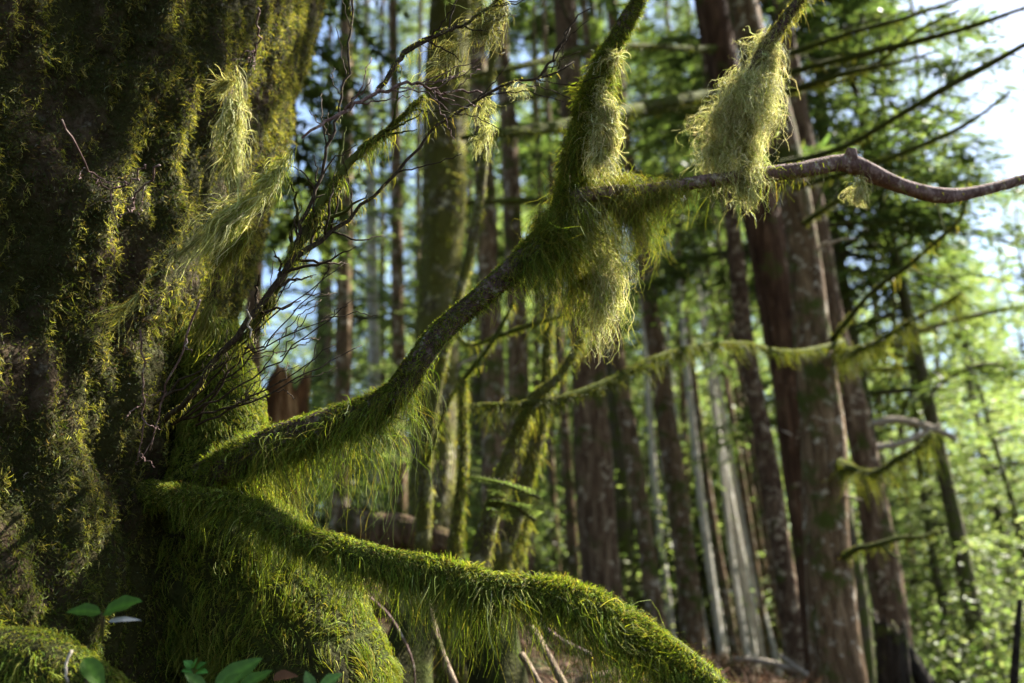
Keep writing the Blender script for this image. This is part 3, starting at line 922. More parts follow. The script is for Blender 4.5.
# right-hand trio
tB, pB, rB = path_tree('conifer', [(742, 0, 28), (775, 110, 30), (800, 230, 32), (813, 345, 36), (823, 440, 42), (829, 560, 46), (840, 683, 51)], 5.6, M_brown,
                       'thickest brown trunk fronting the right hand group, mossy stub limbs on its right', 'tree', TG, H=18, crown=CROWN_HI, crown_z=8.2, seed=1)
tA, pA, rA = path_tree('conifer', [(710, 0, 32), (734, 110, 33), (765, 230, 36), (784, 345, 36), (802, 460, 38), (824, 640, 40)], 6.6, M_shaded_red,
                       'reddish trunk half hidden behind the thickest brown trunk, leaning away to its upper left', 'tree', TG, H=19, crown=CROWN_HI2, crown_z=9, seed=2)
tA0, _, _ = path_tree('conifer', [(718, 140, 15), (733, 230, 16), (746, 345, 18), (766, 453, 20), (784, 570, 22), (799, 665, 24)], 7.6, M_spotted,
                      'slim dark red trunk left of the reddish leaning one, bark painted with bright sun flecks', 'tree', TG, H=17, crown=CROWN_HI2, crown_z=8, cs=.8, seed=3)
tC, _, _ = path_tree('conifer', [(822, 250, 20), (836, 330, 22), (862, 440, 26), (881, 550, 30), (902, 683, 34)], 7.0, M_red,
                     'red barked trunk behind and right of the thickest one, sun striking its right edge', 'tree', TG, H=16, crown=CROWN_HI2, crown_z=8, cs=.9, seed=4)
# centre
tD, _, _ = path_tree('conifer', [(566, 20, 22), (574, 120, 27), (581, 250, 31), (588, 360, 34), (594, 460, 37), (604, 600, 40)], 7.4, M_red,
                     'straight reddish brown trunk in the middle, rising behind the shaggy fork', 'tree', TG, H=20, crown=CROWN_HI, crown_z=9, seed=5)
tE, _, _ = path_tree('conifer', [(622, 110, 12), (634, 200, 14), (648, 290, 17), (664, 400, 20), (680, 520, 22), (694, 645, 25)], 9.0, M_brown,
                     'slim dark brown leaning trunk between the middle trunk and the right hand group', 'tree', TG, H=17, crown=CROWN_HI2, crown_z=9, cs=.9, seed=6)
tF, _, _ = path_tree('conifer', [(606, 260, 11), (616, 350, 14), (632, 450, 16), (644, 530, 18), (654, 610, 19)], 8.6, M_brown,
                     'thin trunk with a pale sunlit right edge just right of the middle trunk', 'tree', TG, H=14, crown=CROWN_HI2, crown_z=8, cs=.7, seed=7)
# left
tM, pM, rM = path_tree('mossy_tree', [(452, -10, 37), (446, 90, 42), (443, 200, 43), (438, 330, 42), (434, 440, 44), (432, 540, 50)], 5.0, M_mossbark,
                       'mossy olive trunk with a pale lichen patch, standing left of the shaggy fork', 'tree', TG, amp=.16, H=16, crown=CROWN_HI2, crown_z=7.5, cs=.9, seed=8)
g = np.random.default_rng(310)
obj('moss', limb_moss(g, pM, rM, 24000, lambda u: .035 + 0 * u, lambda u: 0 * u, 4, .006, PAL_OLIVE + PAL_MOSS[:2] + PAL_PALE[:1], [3, 3, 2, 2, 2, 2, 1.6], grav=1.6, curl=.6, thr=-.05, dens=lambda u: (u < .45) * 1.0), M_moss, tM)
tN, _, _ = path_tree('conifer', [(346, 0, 12), (347, 120, 13), (345, 240, 14), (343, 360, 16), (342, 440, 17)], 8.0, M_brown,
                     'brown trunk nearest the huge mossy trunk, seen behind the dark twigs', 'tree', TG, H=15, crown=CROWN_HI2, crown_z=8, cs=.8, seed=9)
tO, _, _ = path_tree('conifer', [(366, 40, 8), (370, 160, 10), (372, 270, 11), (374, 380, 12)], 10.0, M_grey,
                     'thin pale grey trunk between two brown ones left of the mossy olive trunk', 'tree', TG, H=15, crown=CROWN_HI2, crown_z=10, cs=.8, seed=10)
tP, _, _ = path_tree('conifer', [(393, 0, 9), (395, 120, 10), (397, 240, 12), (399, 370, 13)], 9.0, M_brown,
                     'thin brown trunk just left of the mossy olive trunk', 'tree', TG, H=15, crown=CROWN_HI2, crown_z=9, cs=.8, seed=11)
tQ, _, _ = path_tree('conifer', [(262, 180, 13), (256, 260, 15), (253, 340, 17), (251, 430, 18)], 7.0, M_brown,
                     'brown trunk half hidden by the right edge of the huge mossy trunk', 'tree', TG, H=14, crown=CROWN_HI2, crown_z=8, cs=.8, seed=12)
tS, _, _ = path_tree('conifer', [(476, -10, 15), (482, 130, 18), (488, 250, 21), (492, 350, 23), (494, 450, 25), (497, 540, 27)], 6.8, M_brown,
                     'blotchy trunk with white lichen patches right of the mossy olive trunk', 'tree', TG, H=15, crown=CROWN_HI2, crown_z=8, cs=.8, seed=13)
tR, _, _ = path_tree('conifer', [(500, 20, 14), (508, 130, 17), (514, 240, 19), (518, 340, 21), (519, 450, 23), (520, 560, 26)], 7.6, M_brown,
                     'dark brown trunk standing between the blotchy trunk and the middle trunk', 'tree', TG, H=15, crown=CROWN_HI2, crown_z=8.5, cs=.8, seed=14)
for k, (x0, x1, y1, w0, w1, Y, lab) in enumerate([
        (556, 574, 570, 7, 12, 10, 'thin dark trunk close to the left side of the middle trunk'),
        (543, 556, 560, 6, 9, 11, 'thinner twin of the thin dark trunk left of the middle trunk')]):
    path_tree('conifer', [(x0, 300, w0), ((x0 + x1) / 2 - 1, 420, (w0 + w1) / 2), (x1, y1, w1)], Y, M_brown, lab, 'tree', TG, H=12, crown=CROWN_HI2, crown_z=8.5, cs=.6, seed=20 + k)
gq_ = np.random.default_rng(888)
for k, (xt, xb, w, Y) in enumerate([(556, 566, 7, 14), (600, 612, 8, 15), (645, 662, 6, 16), (668, 690, 8, 14), (690, 716, 7, 17), (534, 540, 7, 15), (420, 418, 7, 14), (330, 326, 7, 13), (382, 384, 6, 15),
                                    (880, 918, 6, 13), (915, 950, 5, 15), (640, 655, 6, 19), (616, 628, 5, 18), (470, 474, 6, 15), (725, 750, 6, 18), (860, 890, 6, 15)]):
    path_tree('conifer', [(xt, 40, w * .7), ((xt + xb) / 2 + gq_.normal(0, 2), 340, w * .9), (xb, 640, w * 1.1)], Y, (M_brown, M_red, M_spotted)[k % 3],
              'slim far trunk standing straight among the foliage deep in the wood', 'tree', 'slim far trunks deep in the wood', H=17, crown=CROWN_HI2, crown_z=12, cs=.5, seed=130 + k, sides=10)
for k, (x0, y0, x1, y1, w, Y) in enumerate([(694, 440, 728, 660, 6, 13.5), (712, 380, 748, 655, 5, 15), (736, 440, 770, 665, 6, 13), (664, 470, 690, 630, 6, 14), (672, 400, 700, 650, 5, 15), (760, 500, 790, 668, 6, 12), (722, 470, 748, 660, 6, 12),
                                            (688, 380, 722, 655, 8, 12), (700, 430, 738, 660, 9, 11.5), (706, 300, 752, 640, 7, 13), (716, 420, 765, 665, 8, 12.5), (728, 330, 778, 650, 8, 14),
                                            (650, 420, 668, 600, 7, 13), (742, 520, 778, 668, 7, 12), (770, 560, 796, 672, 8, 10.5), (680, 460, 706, 640, 6, 14), (752, 470, 790, 650, 6, 15), (697, 190, 742, 480, 6, 12)]):
    path_tree('sapling', [(x0, y0, w * .8), ((x0 + x1) / 2 - 2, (y0 + y1) / 2, w * .9), (x1, y1, w)], Y, M_grey if k % 3 != 2 else M_brown,
              'slender pale trunk in the thin sunlit thicket left of the right hand group', 'tree', 'slender trunks of the thin thicket', H=7.5 if k != 10 else 9, crown=CROWN_HI2, crown_z=5.6, cs=.35, seed=30 + k, sides=10)

# broken branch stubs on the bare trunks
for t_, p_, r_, n_, sd in ((tB, pB, rB, 9, 1), (tA, pA, rA, 8, 2), (tM, pM, rM, 6, 3)):
    g = np.random.default_rng(700 + sd)
    for q in range(n_):
        k = int(g.uniform(8, 80))
        a = g.uniform(-2.6, -.2)
        d = np.array([math.cos(a), math.sin(a) * .8, g.uniform(-.1, .5)])
        b = p_[k] + d * r_[k] * .7
        obj('stub', stick([b, b + d * g.uniform(.06, .12), b + d * g.uniform(.13, .3) + [0, 0, g.normal(0, .03)]], g.uniform(.008, .016), .004, 8, 6, .003, g), M_pale if q % 3 == 0 else M_brown, t_)

# limbs of those trees
tree_limb(tA, [(742, 92, 6.1, 7), (722, 93, 6.0, 7), (690, 98, 5.6, 8), (640, 108, 5.0, 9), (580, 122, 4.4, 9), (530, 130, 4.0, 8), (490, 134, 3.8, 5), (462, 138, 3.7, 3)], nm=8000, short=.014, hang=.035, seed=1, w=.004, pal=PAL_DEEP)
tree_limb(tA, [(720, 48, 6.2, 4), (680, 48, 5.8, 4), (640, 46, 5.4, 4.5), (590, 48, 5.0, 5), (545, 60, 4.6, 5), (505, 70, 4.4, 4), (450, 78, 4.3, 2)], nm=5000, short=.012, hang=.03, seed=2, w=.004, pal=PAL_DEEP)
tree_limb(tA, [(735, 112, 6.2, 3), (690, 108, 6, 3), (640, 116, 5.8, 3), (600, 128, 5.6, 2)], nm=900, seed=3)
tree_limb(tD, [(575, 88, 7.2, 4), (555, 93, 6.8, 5), (520, 99, 6.4, 4), (490, 110, 6.2, 2)], nm=900, short=.03, seed=4)
tree_limb(tD, [(578, 198, 7.2, 4), (545, 200, 6.6, 5), (500, 201, 6.2, 4.5), (455, 203, 6.0, 3)], nm=1200, short=.03, hang=.06, seed=5)
# long mossy limb sweeping left from the thickest trunk
tree_limb(tB, [(842, 341, 5.5, 4.5), (835, 344, 5.2, 3.5), (800, 351, 4.6, 3), (775, 350, 4.3, 3), (740, 343, 4.0, 3), (700, 346, 3.7, 3.2), (660, 356, 3.45, 4), (620, 376, 3.3, 5.5), (585, 391, 3.2, 6), (555, 400, 3.15, 5.5), (515, 404, 3.1, 4), (470, 405, 3.1, 2)],
          nm=15000, short=.009, hang=.06, seed=6, w=.0024, thr=-.5, pal=PAL_DEEP, dens=lambda u: np.interp(u, [0, .45, .6, .68, .9, 1], [.3, .3, .35, 1, 1, .6]))
tree_limb(tB, [(832, 340, 5.4, 5), (860, 305, 5.0, 4), (880, 285, 4.8, 4), (905, 268, 4.6, 3.5), (940, 238, 4.4, 3), (962, 215, 4.3, 2.5), (968, 180, 4.25, 1.5)], nm=500, seed=7,
          sub=[[(905, 268, 4.6, 3), (935, 277, 4.5, 2), (980, 275, 4.4, 1.5), (1024, 286, 4.3, 1)], [(945, 233, 4.4, 2), (935, 200, 4.4, 1.5), (925, 180, 4.4, 1)]])
tree_limb(tB, [(838, 352, 5.3, 5), (862, 348, 5.1, 4), (885, 337, 4.95, 4), (908, 322, 4.85, 3), (935, 308, 4.75, 2), (962, 292, 4.7, 1)], nm=5200, short=.012, hang=.16, seed=8, w=.003, pal=PAL_DEEP, sub=[[(905, 323, 4.85, 2), (925, 330, 4.8, 1.4), (940, 326, 4.8, .8)]])
tree_limb(tB, [(838, 462, 5.3, 8), (850, 467, 5.2, 5), (866, 472, 5.1, 3.5), (882, 469, 5.0, 4), (898, 458, 4.9, 4), (915, 448, 4.85, 3), (932, 432, 4.85, 1.5)], nm=5200, short=.010, hang=.13, seed=9, w=.003, pal=PAL_DEEP, sub=[[(900, 457, 4.9, 2), (930, 462, 4.8, 1.5), (958, 452, 4.8, .8)], [(870, 471, 5.1, 2), (890, 486, 5.0, 1.4), (905, 484, 5.0, .8)]])
tree_limb(tB, [(842, 558, 5.4, 7), (856, 549, 5.2, 4.5), (876, 545, 5.1, 4), (900, 538, 5.05, 3.5), (922, 537, 5.0, 3), (938, 530, 5, 1.5)], nm=1500, short=.010, hang=.06, seed=10, w=.003, pal=PAL_DEEP, sub=[[(880, 544, 5.1, 2.5), (895, 556, 5.05, 2), (912, 560, 5, 1)], [(905, 538, 5.05, 2), (920, 526, 5, 1.2)]])
# long dark limbs fanning to the upper right
for k, a in enumerate([
        [(760, 62, 5.4, 5), (800, 50, 5.0, 4.5), (850, 33, 4.6, 4), (905, 18, 4.3, 3), (965, -3, 4.1, 2)],
        [(770, 78, 5.4, 5), (830, 62, 5.0, 5), (890, 48, 4.6, 4.5), (960, 30, 4.3, 4), (1030, 6, 4.1, 2.5)],
        [(768, 99, 5.4, 5), (800, 88, 5.1, 5), (850, 72, 4.8, 4), (900, 62, 4.6, 2.5), (940, 50, 4.5, 1.5)],
        [(775, 92, 5.4, 4), (830, 84, 5.0, 3), (870, 68, 4.8, 3), (920, 30, 4.6, 2.5), (960, 10, 4.5, 2)],
        [(772, 166, 5.4, 6), (815, 156, 4.9, 5.5), (850, 144, 4.5, 5), (895, 118, 4.2, 4.5), (945, 88, 4.0, 5), (990, 64, 3.9, 5), (1040, 36, 3.8, 3)],
        [(785, 190, 5.5, 5), (860, 168, 5.0, 5), (910, 150, 4.8, 4), (965, 125, 4.6, 3), (1010, 92, 4.5, 2)],
        [(800, 226, 5.5, 4), (820, 212, 5.2, 4), (850, 192, 5.0, 3), (880, 170, 4.9, 2)]]):
    tree_limb(tB, a, nm=1200, short=.012, hang=.03, seed=30 + k, w=.003, pal=PAL_DEEP, sub=side_twigs(np.random.default_rng(900 + k), a, 9, 30, 90, .8))

# ------------------------------------------------------------------ slender mossy stems in the middle distance
tW, pW, rW = path_tree('sapling', [(502, -10, 7), (492, 60, 7), (487, 120, 8), (481, 190, 9), (471, 250, 10), (455, 310, 10), (440, 372, 11), (428, 440, 13), (423, 545, 16)], 3.6, M_mossbark,
                       'slender bent pale stem hung with moss in front of the mossy olive trunk', 'tree', None, H=4.6, crown=FIR_S, crown_z=3.4, cs=.6, seed=50, sides=12)
obj('moss', limb_moss(np.random.default_rng(551), pW, rW, 11000, lambda u: .012 + 0 * u, lambda u: .05 + 0 * u, 6, .003, PAL_OLIVE + PAL_MOSS + PAL_PALE[:1], None, grav=1.7, curl=.6, thr=-.12), M_moss, tW)
for k, (lst, lab, Y) in enumerate([
        ([(552, 275, 8), (548, 340, 10), (545, 400, 12), (532, 460, 14), (515, 520, 15), (500, 575, 18)], 'moss wrapped stem hanging down below the shaggy fork', 3.4),
        ([(585, 330, 7), (560, 375, 8), (532, 400, 11), (512, 450, 14), (495, 500, 16), (478, 565, 20)], 'thick leaning stem with bright green moss beside a fir sprig', 3.2),
        ([(462, 380, 7), (464, 450, 9), (460, 500, 10), (454, 550, 13)], 'thin straight stem with a sunlit edge between the mossy stems', 3.3),
        ([(530, 420, 7), (528, 480, 9), (520, 540, 12), (512, 585, 14)], 'short olive stem leaning against the thick leaning stem', 3.5)]):
    t, p_, r_ = path_tree('sapling', lst, Y, M_mossbark, lab, 'tree', 'mossy stems on the bank', H=0, seed=60 + k, sides=12)
    obj('moss', limb_moss(np.random.default_rng(560 + k), p_, r_, 4200, lambda u: .014 + 0 * u, lambda u: .06 + 0 * u, 6, .003, PAL_MOSS + PAL_OLIVE, None, grav=1.7, curl=.5), M_moss, t)
# thin mossy branch reaching up right from the leaning pale stem
tree_limb(tW, [(452, 330, 3.6, 3), (470, 345, 3.5, 3), (500, 335, 3.4, 3.5), (540, 322, 3.35, 3.5), (575, 312, 3.3, 3), (605, 298, 3.3, 2)], nm=1200, short=.01, hang=.03, seed=70, w=.003)
tree_limb(tW, [(425, 470, 3.5, 3), (450, 400, 3.4, 3), (490, 345, 3.3, 3), (515, 300, 3.25, 2)], nm=1000, short=.01, hang=.03, seed=71, w=.003)

# ------------------------------------------------------------------ deadwood on the bank
def log(name, lst, mat, label, cat, amp=.32, sides=22, group=None, seed=0, moss=0):
    pts, rad = px_path(lst)
    p, r, u = resample(pts, rad, 40)
    o = tag(obj(name, tube(p, r, sides, amp, 12, 4, seed), mat, origin=p[0]), label, cat, group)
    if moss:
        g = np.random.default_rng(seed + 50)
        obj('moss', limb_moss(g, p, r, moss, lambda u: .02 + 0 * u, lambda u: .04 + 0 * u, 4, .004, PAL_DEEP + PAL_OLIVE[:1], None, grav=1.4, curl=.8, thr=.02), M_moss, o)
    return o


log('fallen_log', [(345, 520, 4.2, 17), (375, 528, 4.1, 17), (415, 534, 4.0, 15), (450, 545, 3.9, 13)], M_red, 'rotten red brown log lying behind the mossy stems', 'log', moss=900)
RG = 'exposed roots under the lower limb'
for k, (a, m, lab) in enumerate([
        ([(428, 600, 2.6, 8), (436, 635, 2.5, 7), (445, 662, 2.45, 7), (460, 700, 2.4, 8)], M_root, 'pale split root stick pointing down, leftmost under the lower limb'),
        ([(532, 628, 2.7, 8), (550, 660, 2.6, 8), (572, 700, 2.5, 8)], M_root, 'pale curved root slanting right under the lower limb'),
        ([(522, 655, 2.55, 6), (530, 668, 2.5, 6), (548, 700, 2.45, 7)], M_root, 'short pale root left of the pale curved root'),
        ([(575, 682, 2.6, 5), (592, 677, 2.6, 6), (612, 673, 2.65, 5)], M_root, 'stubby pale root lying flat beneath the thick end of the fringe'),
        ([(535, 620, 3.0, 5), (560, 640, 2.95, 5), (590, 655, 2.9, 4)], M_bare, 'grey stick crossing behind the pale curved root'),
        ([(370, 598, 2.6, 2.5), (392, 620, 2.55, 2.5), (412, 660, 2.5, 2), (415, 700, 2.5, 2)], M_bare, 'thin dead twig hanging in the dark gap beside the mossy root')]):
    log('root_stick', [(x, y, d, r_ * .6) for x, y, d, r_ in a], m, lab, 'root', group=RG, seed=k, sides=9)
for k, (a, lab) in enumerate([
        ([(405, 585, 3.0, 16), (412, 630, 2.8, 20), (405, 700, 2.6, 30)], 'dark root mass filling the shaded void under the lower limb'),
        ([(495, 610, 3.0, 22), (498, 650, 2.9, 26), (505, 720, 2.8, 34)], 'dark root mass filling the shaded void between the pale roots')]):
    log('void_root_mass', a, M_rootbark, lab, 'stump', .3, 20, 'dark root masses in the void under the lower limb', seed=10 + k)  # added dark masses standing in for the shaded void and its roots
SG = 'bare sticks on the slope'
for k, (a, lab) in enumerate([
        ([(700, 668, 6.5, 2.5), (735, 660, 6.4, 2.8), (770, 663, 6.3, 3), (812, 676, 6.2, 3)], 'pale arched stick low in front of the thin thicket'),
        ([(780, 655, 6.3, 2), (800, 670, 6.2, 2.5), (830, 690, 6.1, 3)], 'second pale stick touching the foot of the thickest trunk'),
        ([(866, 425, 9, 3.5), (895, 420, 9, 4), (925, 426, 9, 4), (955, 438, 9, 3)], 'bleached dead branch at mid height right of the thickest trunk'),
        ([(872, 448, 8.5, 4), (905, 442, 8.5, 3.5), (940, 425, 8.5, 2)], 'bleached dead branch crossing below another beside the red barked trunk')]):
    log('dead_stick', a, M_pale, lab, 'stick', .12, 8, SG, seed=30 + k)


def broken_stump(name, px, py, Y, wpx, hpx, mat, label, seed):
    """hollow-topped stump with a splintered rim"""
    g = np.random.default_rng(seed)
    top = at(px, py, Y)
    rr = wpx * .5 * depth(top) / FPX
    hh = hpx * depth(top) / FPX
    b = top - np.array([0, 0, hh])
    b[2] = min(b[2], float(ground_z(b[0], Y)) - .05)
    ns, nr = 48, 24
    th = np.linspace(0, 2 * np.pi, ns, endpoint=False)
    jag = (np.interp(np.arange(ns), np.arange(0, 52, 4), np.r_[g.uniform(-.7, .5, 12), 0]) + g.normal(0, .14, ns) + np.repeat(g.uniform(-.25, .25, 16), 3)) * rr * 1.5 + g.normal(0, .1, ns) * rr
    rows = []
    for k in range(nr):
        t = k / (nr - 1)
        z = b[2] + (top[2] + jag - b[2]) * t
        q = np.column_stack([np.cos(th) * 2, np.sin(th) * 2, z * .8])
        rad = rr * (1.25 - .3 * t) * (1 + .35 * fbm(q * 2.2 + seed, 4))
        rows.append(np.column_stack([b[0] + rad * np.cos(th), Y + rad * np.sin(th), z]))
    for s in (.75, .45):
        q = rows[nr - 1].copy()
        q[:, :2] = np.array([b[0], Y]) + (q[:, :2] - np.array([b[0], Y])) * s
        q[:, 2] -= rr * (1 - s) * 2.0
        rows.append(q)
    V = np.vstack(rows)
    m = len(rows)
    i, j = np.meshgrid(np.arange(m - 1), np.arange(ns), indexing='ij')
    j2 = (j + 1) % ns
    Q = np.stack([i * ns + j, i * ns + j2, (i + 1) * ns + j2, (i + 1) * ns + j], -1).reshape(-1, 4)
    V = np.vstack([V, rows[-1].mean(axis=0)])
    k = np.arange(ns)
    Tr = np.stack([(m - 1) * ns + k, (m - 1) * ns + (k + 1) % ns, np.full(ns, m * ns)], -1)
    return tag(obj(name, (V, Q, Tr, None), mat, origin=b), label, 'stump')


broken_stump('broken_stump', 282, 385, 4.6, 52, 90, M_rot, 'broken orange stump with splintered top at the edge of the huge trunk', 5)
broken_stump('broken_stump', 888, 622, 6.0, 30, 120, M_dark, 'black broken stump right of the thickest trunk', 6)
log('fallen_log', [(885, 625, 6.1, 6), (905, 652, 5.9, 8), (928, 690, 5.7, 9), (950, 740, 5.5, 10)], M_dark, 'dark log leaning down from the black broken stump', 'log')
log('dead_stick', [(1020, 600, 5.0, 3), (1016, 650, 4.9, 4), (1012, 720, 4.8, 5)], M_dark, 'dark upright stick at the right edge of the view', 'stick', .1, 8)

# ------------------------------------------------------------------ small leafy plants
def blade(base, d, up, L, W, fold=.25, bend=.25):
    """pointed oval leaf with a folded midrib and a drooping tip, closed thin shape"""
    d = nrm(np.asarray(d, float)); up = np.asarray(up, float)
    s = nrm(np.cross(d, up)); u = np.cross(s, d)
    ks = np.linspace(0, 1, 11)
    prof = np.sin(np.pi * ks ** .8) ** .8 * (1 - .25 * ks)
    V, Q = [], []
    for k, p_ in zip(ks, prof):
        c = base + d * L * k - u * L * bend * k * k
        for f in (-1, -.5, 0, .5, 1):
            V.append(c + s * W * .5 * p_ * f + u * (abs(f) * W * .5 * p_ * fold + .03 * W * math.sin(k * 16) * abs(f)))
    for a in range(10):
        for b in range(4):
            Q.append((a * 5 + b, a * 5 + b + 1, (a + 1) * 5 + b + 1, (a + 1) * 5 + b))
    return np.array(V), np.array(Q)


def plant(name, root, leaves, label, cat, pal=(.045, .10, .012), seed=0, group=None, mat=M_salal, stem_r=.0018):
    """leaves: (base px, tip px, depth, width in px, facing)"""
    g = np.random.default_rng(seed)
    r0 = P(*root)
    t = thing(name, r0, label, cat, group)
    gs = []
    for (bx, by, tx, ty, d0, d1, w) in leaves:
        b, e = P(bx, by, d0), P(tx, ty, d1)
        up = nrm(np.array([g.normal(0, .15), -.75, .75]))
        V, Q = blade(b, e - b, up, np.linalg.norm(e - b), 1.35 * w * d0 / FPX, bend=.08 + g.uniform(0, .1))
        vein = np.tile([1, .95, 1.5, .95, 1], 11) * (1 + .35 * fbm(V * 90, 3)) * (1 + .18 * np.repeat(np.arange(11) % 2, 5))
        c = np.array(pal) * (1 + g.uniform(-.2, .2)) * vein[:, None]
        obj('leaf', (V, Q, None, c), mat, t)
        mid = (r0 + b) / 2 + np.array([0, 0, -.004])
        gs.append(stick([r0, mid, b], stem_r, stem_r * .7, 8, 6))
    obj('stem', join(*gs), M_branch, t)
    return t


PG = 'leafy sprigs at the foot of the huge trunk'
plant('salal_sprig', (103, 640, 1.36), [(101, 613, 68, 608, 1.34, 1.32, 17), (104, 613, 140, 598, 1.34, 1.33, 23)], 'pair of oval green leaves on a stalk low against the mossy trunk', 'plant', (.045, .10, .010), 1, PG)
plant('salal_sprig', (92, 720, 1.3), [(84, 658, 104, 688, 1.28, 1.26, 17)], 'single upright leaf poking from the mossy hump at the lower left', 'plant', (.05, .10, .010), 2, PG)
plant('salal_sprig', (225, 720, 1.32), [(215, 688, 262, 655, 1.3, 1.33, 20), (205, 690, 185, 672, 1.3, 1.3, 12), (240, 690, 272, 668, 1.28, 1.3, 18), (222, 694, 240, 672, 1.26, 1.25, 16)], 'cluster of long green leaves in front of the big mossy root', 'plant', (.042, .09, .012), 3, PG)
plant('salal_sprig', (322, 720, 1.34), [(320, 690, 341, 672, 1.33, 1.33, 16), (312, 690, 306, 670, 1.33, 1.34, 10)], 'pale rounded leaf pair at the right end of the low leaves', 'plant', (.07, .13, .03), 4, PG)
plant('clover_sprig', (195, 690, 1.4), [(192, 668, 184, 660, 1.4, 1.4, 8), (194, 668, 196, 657, 1.4, 1.39, 8), (196, 669, 206, 662, 1.4, 1.4, 8), (193, 672, 182, 670, 1.4, 1.39, 8), (197, 672, 207, 671, 1.4, 1.39, 8)], 'tiny round leaved sprig against the moss above the long leaves', 'plant', (.05, .14, .025), 5, PG, stem_r=.001)
V, Q = blade(P(108, 622, 1.325), P(140, 614, 1.322) - P(108, 622, 1.325), np.array([0, -.75, .75]), .043, .012)
tag(obj('underside_patch', (V, Q, None, np.ones((len(V), 3)) * .30), M_salal), 'white petal lying under the pair of oval leaves', 'underside')  # separate blade added for the white patch on a leaf's underside
V, Q = blade(P(273, 680, 1.38), P(297, 672, 1.38) - P(273, 680, 1.38), np.array([0, -.7, .7]), .034, .022, .5)
tag(obj('dead_leaf', (V, Q, None, np.ones((len(V), 3)) * np.array([.09, .042, .02])), M_dry), 'rust brown dead leaf between the low green leaves', 'leaf')
tag(obj('dead_stick', stick([P(72, 650, 1.36), P(66, 664, 1.35), P(68, 683, 1.34)], .0022, .0018, 10, 6, .0006), M_pale, origin=P(72, 650, 1.36)), 'little white twig on the mossy hump at the lower left', 'stick')


def sprig(name, pts, label, seed, n=260, L=.035, W=.007, pal=PAL_LIGHT, width=.10, group=None):
    """flat fir spray along a pixel path"""
    g = np.random.default_rng(seed)
    q, rr = px_path(pts)
    p, r, u = resample(q, rr, 30)
    t = thing(name, p[0], label, 'fir sprig', group)
    C, D, gs = [], [], [tube(p, r, 5)]
    Td = frames(p)[0]
    for k in range(3, 29, 2):
        for sg in (1, -1):
            s = nrm(np.cross(Td[k], [0, 0, 1.0])) * sg
            l = width * (1 - k / 34) * g.uniform(.6, 1.1)
            e = p[k] + (Td[k] * .7 + s) * l + np.array([0, 0, -.25 * l])
            gs.append(stick([p[k], (p[k] + e) / 2 + [0, 0, .01], e], .0015, .0008, 5, 4))
            for f in np.linspace(.05, 1, 16):
                for s2 in (1, -1):
                    C.append(p[k] + (e - p[k]) * f); D.append(nrm(e - p[k]) * .6 + nrm(np.cross(e - p[k], [0, 0, 1.0])) * s2)
    C, D = np.array(C), np.array(D)
    obj('foliage', leaf_quads(g, C, D, L * g.uniform(.6, 1.2, len(C)) * .6, W * .6, pick(g, len(C), pal, None, .2), .3), M_leaf, t)
    obj('stem', join(*gs), M_branch, t)


sprig('fir_sprig', [(540, 498, 3.1, 2), (505, 484, 3.05, 1.8), (470, 476, 3.0, 1.2)], 'bright green fir spray in front of the leaning mossy stems', 1, width=.10, pal=PAL_CON, L=.026, W=.005)
sprig('fir_sprig', [(535, 520, 3.1, 2), (515, 506, 3.05, 1.8), (492, 500, 3.0, 1.2)], 'dark fir spray just below the bright one', 2, width=.11, pal=PAL_CON)

# ------------------------------------------------------------------ undergrowth and trees behind
def backdrop_tree(name, proto, x, y, s, label, cat, group, seed):
    g = np.random.default_rng(1000 + seed)
    z = float(ground_z(x, min(y, 90))) - .1
    t = thing(name, (x, y, z), label, cat, group)
    proto.put(t, (0, 0, 0), g.uniform(0, 6.28), s, (g.normal(0, .03), g.normal(0, .03)), s * g.uniform(.9, 1.15))
    return t


def gx_at(px, y):
    return (px - 512) / FPX * y * 1.0


HG = 'hemlocks growing behind the trunks'
g = np.random.default_rng(77)
k = 0
for px, y, s, pr, nm, lab in [
        (350, 9.5, .8, FIR_B, 'hemlock', 'green hemlock low behind the dark twigs, left of the mossy olive trunk'),
        (650, 17, .9, FIR_A, 'hemlock', 'dark hemlock behind the slim leaning trunk'),
        (540, 18, 1.0, FIR_B, 'hemlock', 'dark hemlock behind the middle trunk'),
        (880, 9.5, 1.15, FIR_HI, 'hemlock', 'dark feathery hemlock behind the limbs fanning to the upper right'),
        (930, 10, .75, FIR_B, 'hemlock', 'light green hemlock right of the red barked trunk'),
        (845, 8.2, 1.0, FIR_HI, 'hemlock', 'dark hemlock boughs close behind the big lichen curtain'),
        (975, 9.2, 1.0, FIR_HI, 'hemlock', 'dark overhanging hemlock in the top right corner of the view'),
        (620, 12, 1.3, FIR_HI, 'hemlock', 'high dark hemlock above the shaggy fork'),
        (1010, 12, .9, FIR_B, 'hemlock', 'pale sunlit hemlock at the right edge of the view')]:
    backdrop_tree(nm, pr, gx_at(px, y), y, s, lab, 'tree', HG, k)
    k += 1
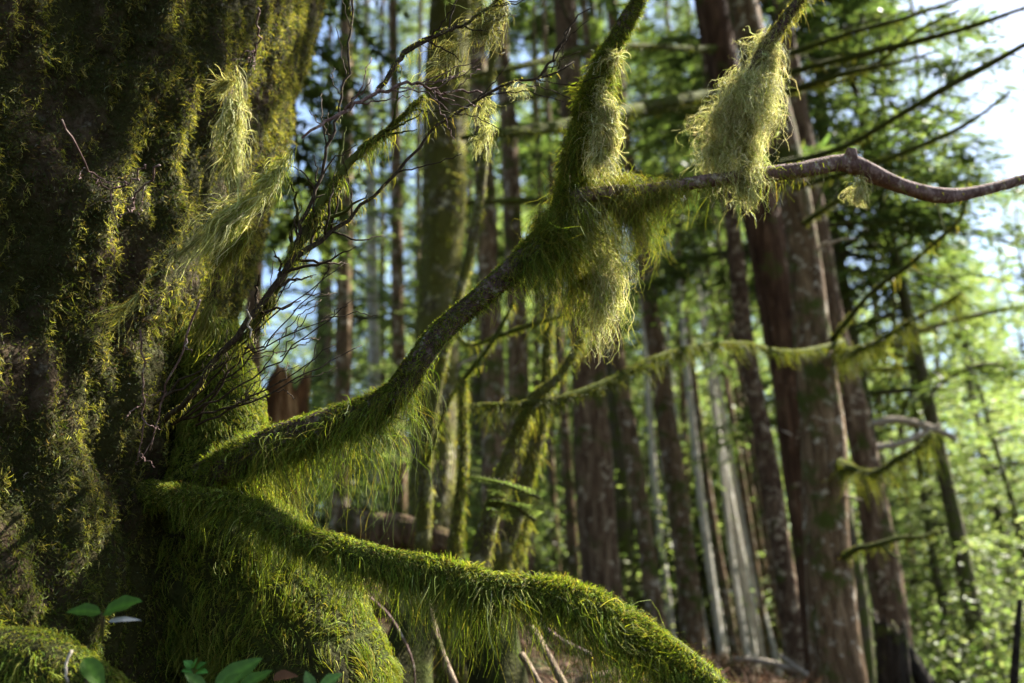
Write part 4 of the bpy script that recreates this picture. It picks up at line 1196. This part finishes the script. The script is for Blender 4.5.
for px, y, s, pr in [(300, 15, 1.3, FIR_A), (415, 16, 1.2, FIR_B), (470, 14, 1.0, FIR_A), (590, 17, 1.35, FIR_B), (690, 17, 1.3, FIR_A), (760, 15, 1.2, FIR_B), (640, 22, 1.6, FIR_A), (520, 23, 1.7, FIR_B),
                     (380, 22, 1.6, FIR_A), (820, 20, 1.4, FIR_A), (900, 18, 1.0, FIR_B), (730, 25, 1.7, FIR_B), (250, 20, 1.5, FIR_B), (440, 28, 1.9, FIR_A), (850, 27, 1.4, FIR_B), (580, 30, 2.0, FIR_A), (330, 29, 1.9, FIR_B), (680, 32, 2.1, FIR_A)]:
    backdrop_tree('hemlock', pr, gx_at(px, y), y, s, 'tall blurred hemlock deep in the wood, seen in the gaps between the trunks', 'tree', 'blurred hemlocks deep in the wood', k)
    k += 1
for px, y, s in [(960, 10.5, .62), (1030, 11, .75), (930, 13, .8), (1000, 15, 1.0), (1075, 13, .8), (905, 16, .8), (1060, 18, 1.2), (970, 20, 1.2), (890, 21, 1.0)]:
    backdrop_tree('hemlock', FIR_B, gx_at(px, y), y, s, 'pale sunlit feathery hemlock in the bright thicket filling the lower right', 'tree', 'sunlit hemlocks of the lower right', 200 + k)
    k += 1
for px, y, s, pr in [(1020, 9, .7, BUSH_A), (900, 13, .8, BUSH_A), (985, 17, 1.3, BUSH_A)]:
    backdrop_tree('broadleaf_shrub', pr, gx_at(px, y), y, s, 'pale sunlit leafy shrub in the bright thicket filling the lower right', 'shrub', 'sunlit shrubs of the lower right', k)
    k += 1
for px, y, s, pr in [(300, 10, .9, BUSH_B), (400, 12, 1.0, BUSH_B), (480, 11, .8, BUSH_B), (560, 13, 1.0, BUSH_B), (640, 15, 1.2, BUSH_A), (720, 16, 1.2, BUSH_A), (780, 18, 1.3, BUSH_A), (600, 20, 1.4, BUSH_A), (500, 18, 1.4, BUSH_A), (690, 21, 1.4, BUSH_A), (420, 19, 1.3, BUSH_A)]:
    backdrop_tree('broadleaf_shrub', pr, gx_at(px, y), y, s, 'light green undergrowth shrub at the feet of the far trunks', 'shrub', 'undergrowth shrubs between the far trunks', k)
    k += 1

# far wood: reads as one mass
far_a = conifer_geo(301, .5, 15, 2.6, 95, .15, .045, .34, 6, PAL_CON + PAL_LIGHT[:2])[0]
far_b = conifer_geo(302, .5, 13, 2.8, 85, .15, .045, .34, 6, PAL_LIGHT)[0]
parts = []
g = np.random.default_rng(303)
for q in range(105):
    y = g.uniform(34, 78)
    x = g.uniform(-.75, .62) * y if q % 6 else g.uniform(.3, .75) * y
    s = g.uniform(1.1, 2.3) * (1 if x < .28 * y else .72) * (.62 if -.24 * y < x < -.08 * y else 1)
    V, Q, T_, C_ = (far_a, far_b)[q % 2]
    a = g.uniform(0, 6.28)
    W = np.column_stack([V[:, 0] * math.cos(a) - V[:, 1] * math.sin(a), V[:, 0] * math.sin(a) + V[:, 1] * math.cos(a), V[:, 2]]) * s
    W = W + np.array([x, y, float(ground_z(x, y)) - .2])
    parts.append((W, Q, None, C_))
tag(obj('far_woodland', join(*parts), M_leaf, origin=(0, 45, 0)), 'far off conifer wood closing the view behind everything', 'woodland', kind='stuff')
